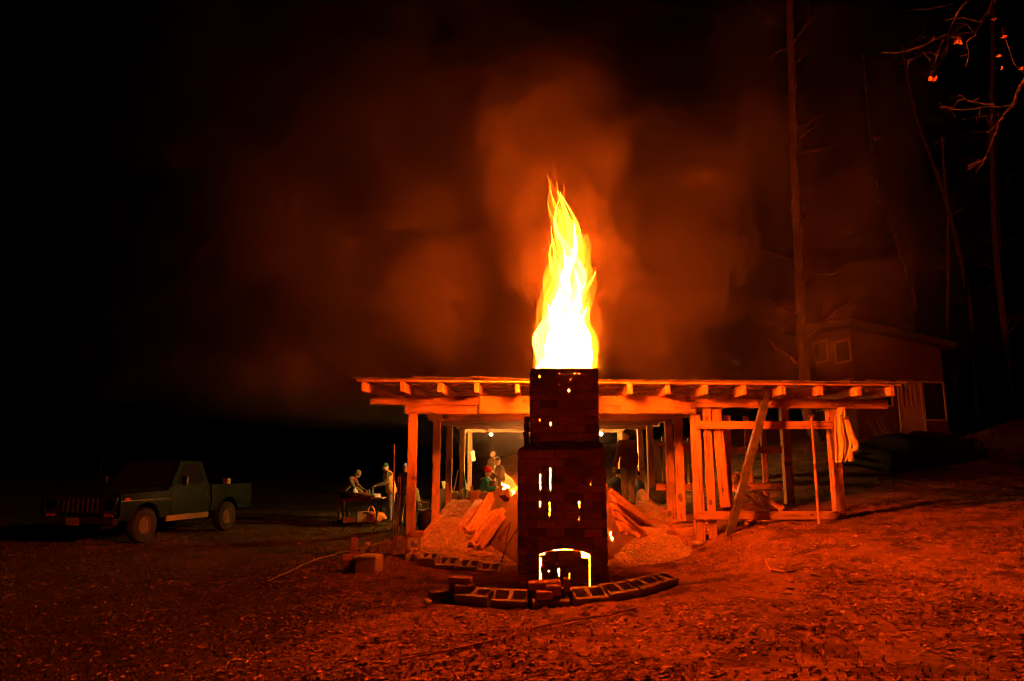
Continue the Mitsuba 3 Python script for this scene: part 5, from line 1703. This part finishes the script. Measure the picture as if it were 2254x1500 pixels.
tree('tall straight tree trunk rising through the smoke left of the house', [(1771, 900), (1768, 760), (1757, 560), (1750, 400), (1743, 240), (1738, 0), (1735, -160)], 25.5, .22, .13, 1, 20, 1.6)
tree('thin leaning tree rising behind the house roof', [(2045, 930), (2030, 740), (1990, 580), (1935, 430), (1915, 300), (1900, 120)], 44, .18, .06, 2)
tree('slender tree curving up right of the house', [(2160, 1000), (2140, 700), (2100, 500), (2060, 380), (2010, 240), (1985, 100)], 42, .18, .06, 3)
tree('upright tree near the right edge, left of the last one', [(2225, 1000), (2216, 760), (2195, 600), (2186, 450), (2182, 250), (2186, 0)], 40, .22, .12, 4)
tree('tree at the right edge of the yard', [(2246, 1010), (2236, 800), (2218, 620), (2202, 480), (2200, 300), (2210, 60)], 43, .18, .10, 5)
tree('crooked thin tree leaning against the right side of the house', [(2122, 960), (2104, 900), (2088, 830), (2084, 700), (2088, 520), (2075, 300)], 36, .13, .06, 6)

# bare tree just outside the frame whose twigs hang into the upper right corner
oh = thing('overhanging_tree', 'bare twigs with a few dead leaves hanging into the upper right corner', 'tree')
Yo = 8.2
tb = P(2520, 1100, 8.6)
tb[2] = float(ground_smooth(np.array([tb[0]]), np.array([8.6]))[0])
tp_ = crooked([tb, tb + [.1, 0, 2.5], tb + [-.1, -.2, 5.0], tb + [-.3, -.2, 8.5]], 30, .15, 12)
add(oh + '__trunk', tube(tp_, np.linspace(.19, .10, 30), 12), 'bark', smooth=60)


def limb(uv, r0, r1, name='branch', y=Yo, seed=1):
    p = crooked([P(u, v, y + .12 * i * (1 if seed % 2 else -1)) for i, (u, v) in enumerate(uv)], 26, .03, seed)
    add(oh + '__' + name, tube(p, np.linspace(r0, r1, 26), 6), 'bark')


def fromtrunk(z):
    return tp_[np.argmin(np.abs(tp_[:, 2] - z))]


def limb3(start, uv, r0, r1, seed):
    p = crooked([start] + [P(u, v, Yo + .1 * i) for i, (u, v) in enumerate(uv)], 34, .05, seed)
    add(oh + '__branch', tube(p, np.linspace(r0, r1, 34), 7), 'bark')


limb3(fromtrunk(7.4), [(2330, -60), (2200, -20), (2172, 30), (2150, 75), (2128, 92)], .05, .009, 2)
limb3(fromtrunk(5.2), [(2300, 120), (2254, 178), (2228, 232), (2202, 266), (2176, 291)], .05, .007, 3)
limb3(fromtrunk(8.2), [(2300, -120), (2190, -40), (2110, 20), (2086, 78)], .04, .010, 4)
for i, uv in enumerate(([(2086, 78), (2088, 102), (2080, 126), (2060, 154), (2026, 168)], [(2082, 76), (2030, 100), (1984, 116), (1940, 117)], [(2078, 84), (2050, 111), (2016, 128), (1968, 144)], [(2078, 84), (2066, 110), (2058, 140)],
                        [(2150, 75), (2128, 52), (2108, 50)], [(2128, 92), (2132, 120), (2126, 150)], [(2108, 50), (2112, 78), (2110, 90)], [(2228, 232), (2170, 236), (2110, 243), (2072, 232)], [(2202, 266), (2190, 285), (2140, 292)],
                        [(2200, 270), (2188, 300), (2172, 346), (2130, 376)], [(2215, 250), (2180, 252), (2120, 262)], [(2190, 230), (2140, 225), (2110, 210)], [(2254, 160), (2230, 140), (2215, 90), (2202, 60)], [(2172, 346), (2150, 380)],
                        [(2100, 8), (2040, 20), (1995, 24)], [(2160, 50), (2120, 40), (2080, 44)])):
    limb(uv, .009, .0035, 'twig', Yo + .3, 20 + i)
    if i < 12:
        for q_ in range(4):
            k_ = (len(uv) - 1) * R.random()
            a0 = int(k_)
            u_, v_0 = (uv[a0][m_] + (uv[min(a0 + 1, len(uv) - 1)][m_] - uv[a0][m_]) * (k_ - a0) for m_ in (0, 1))
            du, dv = R.uniform(-48, 20), R.uniform(-16, 34)
            limb([(u_, v_0), (u_ + du * .6, v_0 + dv * .35), (u_ + du, v_0 + dv)], .0045, .002, 'twig', Yo + .3, 60 + i * 4 + q_)
mat('dead_leaf', rgb(.42, .20, .08))
for i, (u, v, s) in enumerate(((2106, 91, .062), (2114, 95, .045), (2047, 174, .055), (2057, 174, .055), (2188, 42, .04), (2209, 82, .045), (2204, 150, .045), (2248, 152, .045), (2198, 124, .04))):
    p = P(u, v, Yo + .3)
    pr = np.array([(-1, 0, 0), (-.5, .5, .15), (-.1, .35, 0), (.2, .6, .2), (.4, .25, .05), (1, 0, -.1), (.4, -.25, .05), (.2, -.6, .2), (-.1, -.35, 0), (-.5, -.5, .15)]) * s
    v_ = np.vstack([pr, pr + [0, 0, .004]])
    n_ = len(pr)
    f = [[0, j, j + 1] for j in range(1, n_ - 1)] + [[n_, n_ + j + 1, n_ + j] for j in range(1, n_ - 1)]
    lf = trimesh.Trimesh(v_, f, process=False)
    lf.apply_transform(trimesh.transformations.euler_matrix(R.uniform(.8, 1.6), R.uniform(-.6, .6), R.uniform(0, 3), 'sxyz'))
    lf.apply_translation(p)
    add(oh + '__leaf', lf, 'dead_leaf')
# low dead bushes under the trees
for i, (u, y) in enumerate(((2140, 21), (2210, 20), (1960, 23.0))):
    k = thing('bush', ('leafless bush in front of the right side of the house', 'leafless bush at the right edge of the yard', 'leafless bush beside the lumber pile')[i], 'bush')
    x = P(u, 1000, y)[0]
    z = float(ground_smooth(np.array([x]), np.array([y]))[0])
    br = []
    for j in range(40):
        a, l = R.uniform(0, 6.28), R.uniform(.4, 1.1)
        d = np.array([math.cos(a) * .6, math.sin(a) * .6, 1]) * l
        o_ = np.array([x + R.uniform(-.3, .3), y + R.uniform(-.3, .3), z - .05])
        br.append(tube(crooked([o_, o_ + d * .6, o_ + d + [0, 0, -.1]], 6, .15, 300 + i * 50 + j), np.linspace(.012, .004, 6), 4))
    add(k + '__stem', cat_(br), 'bark')
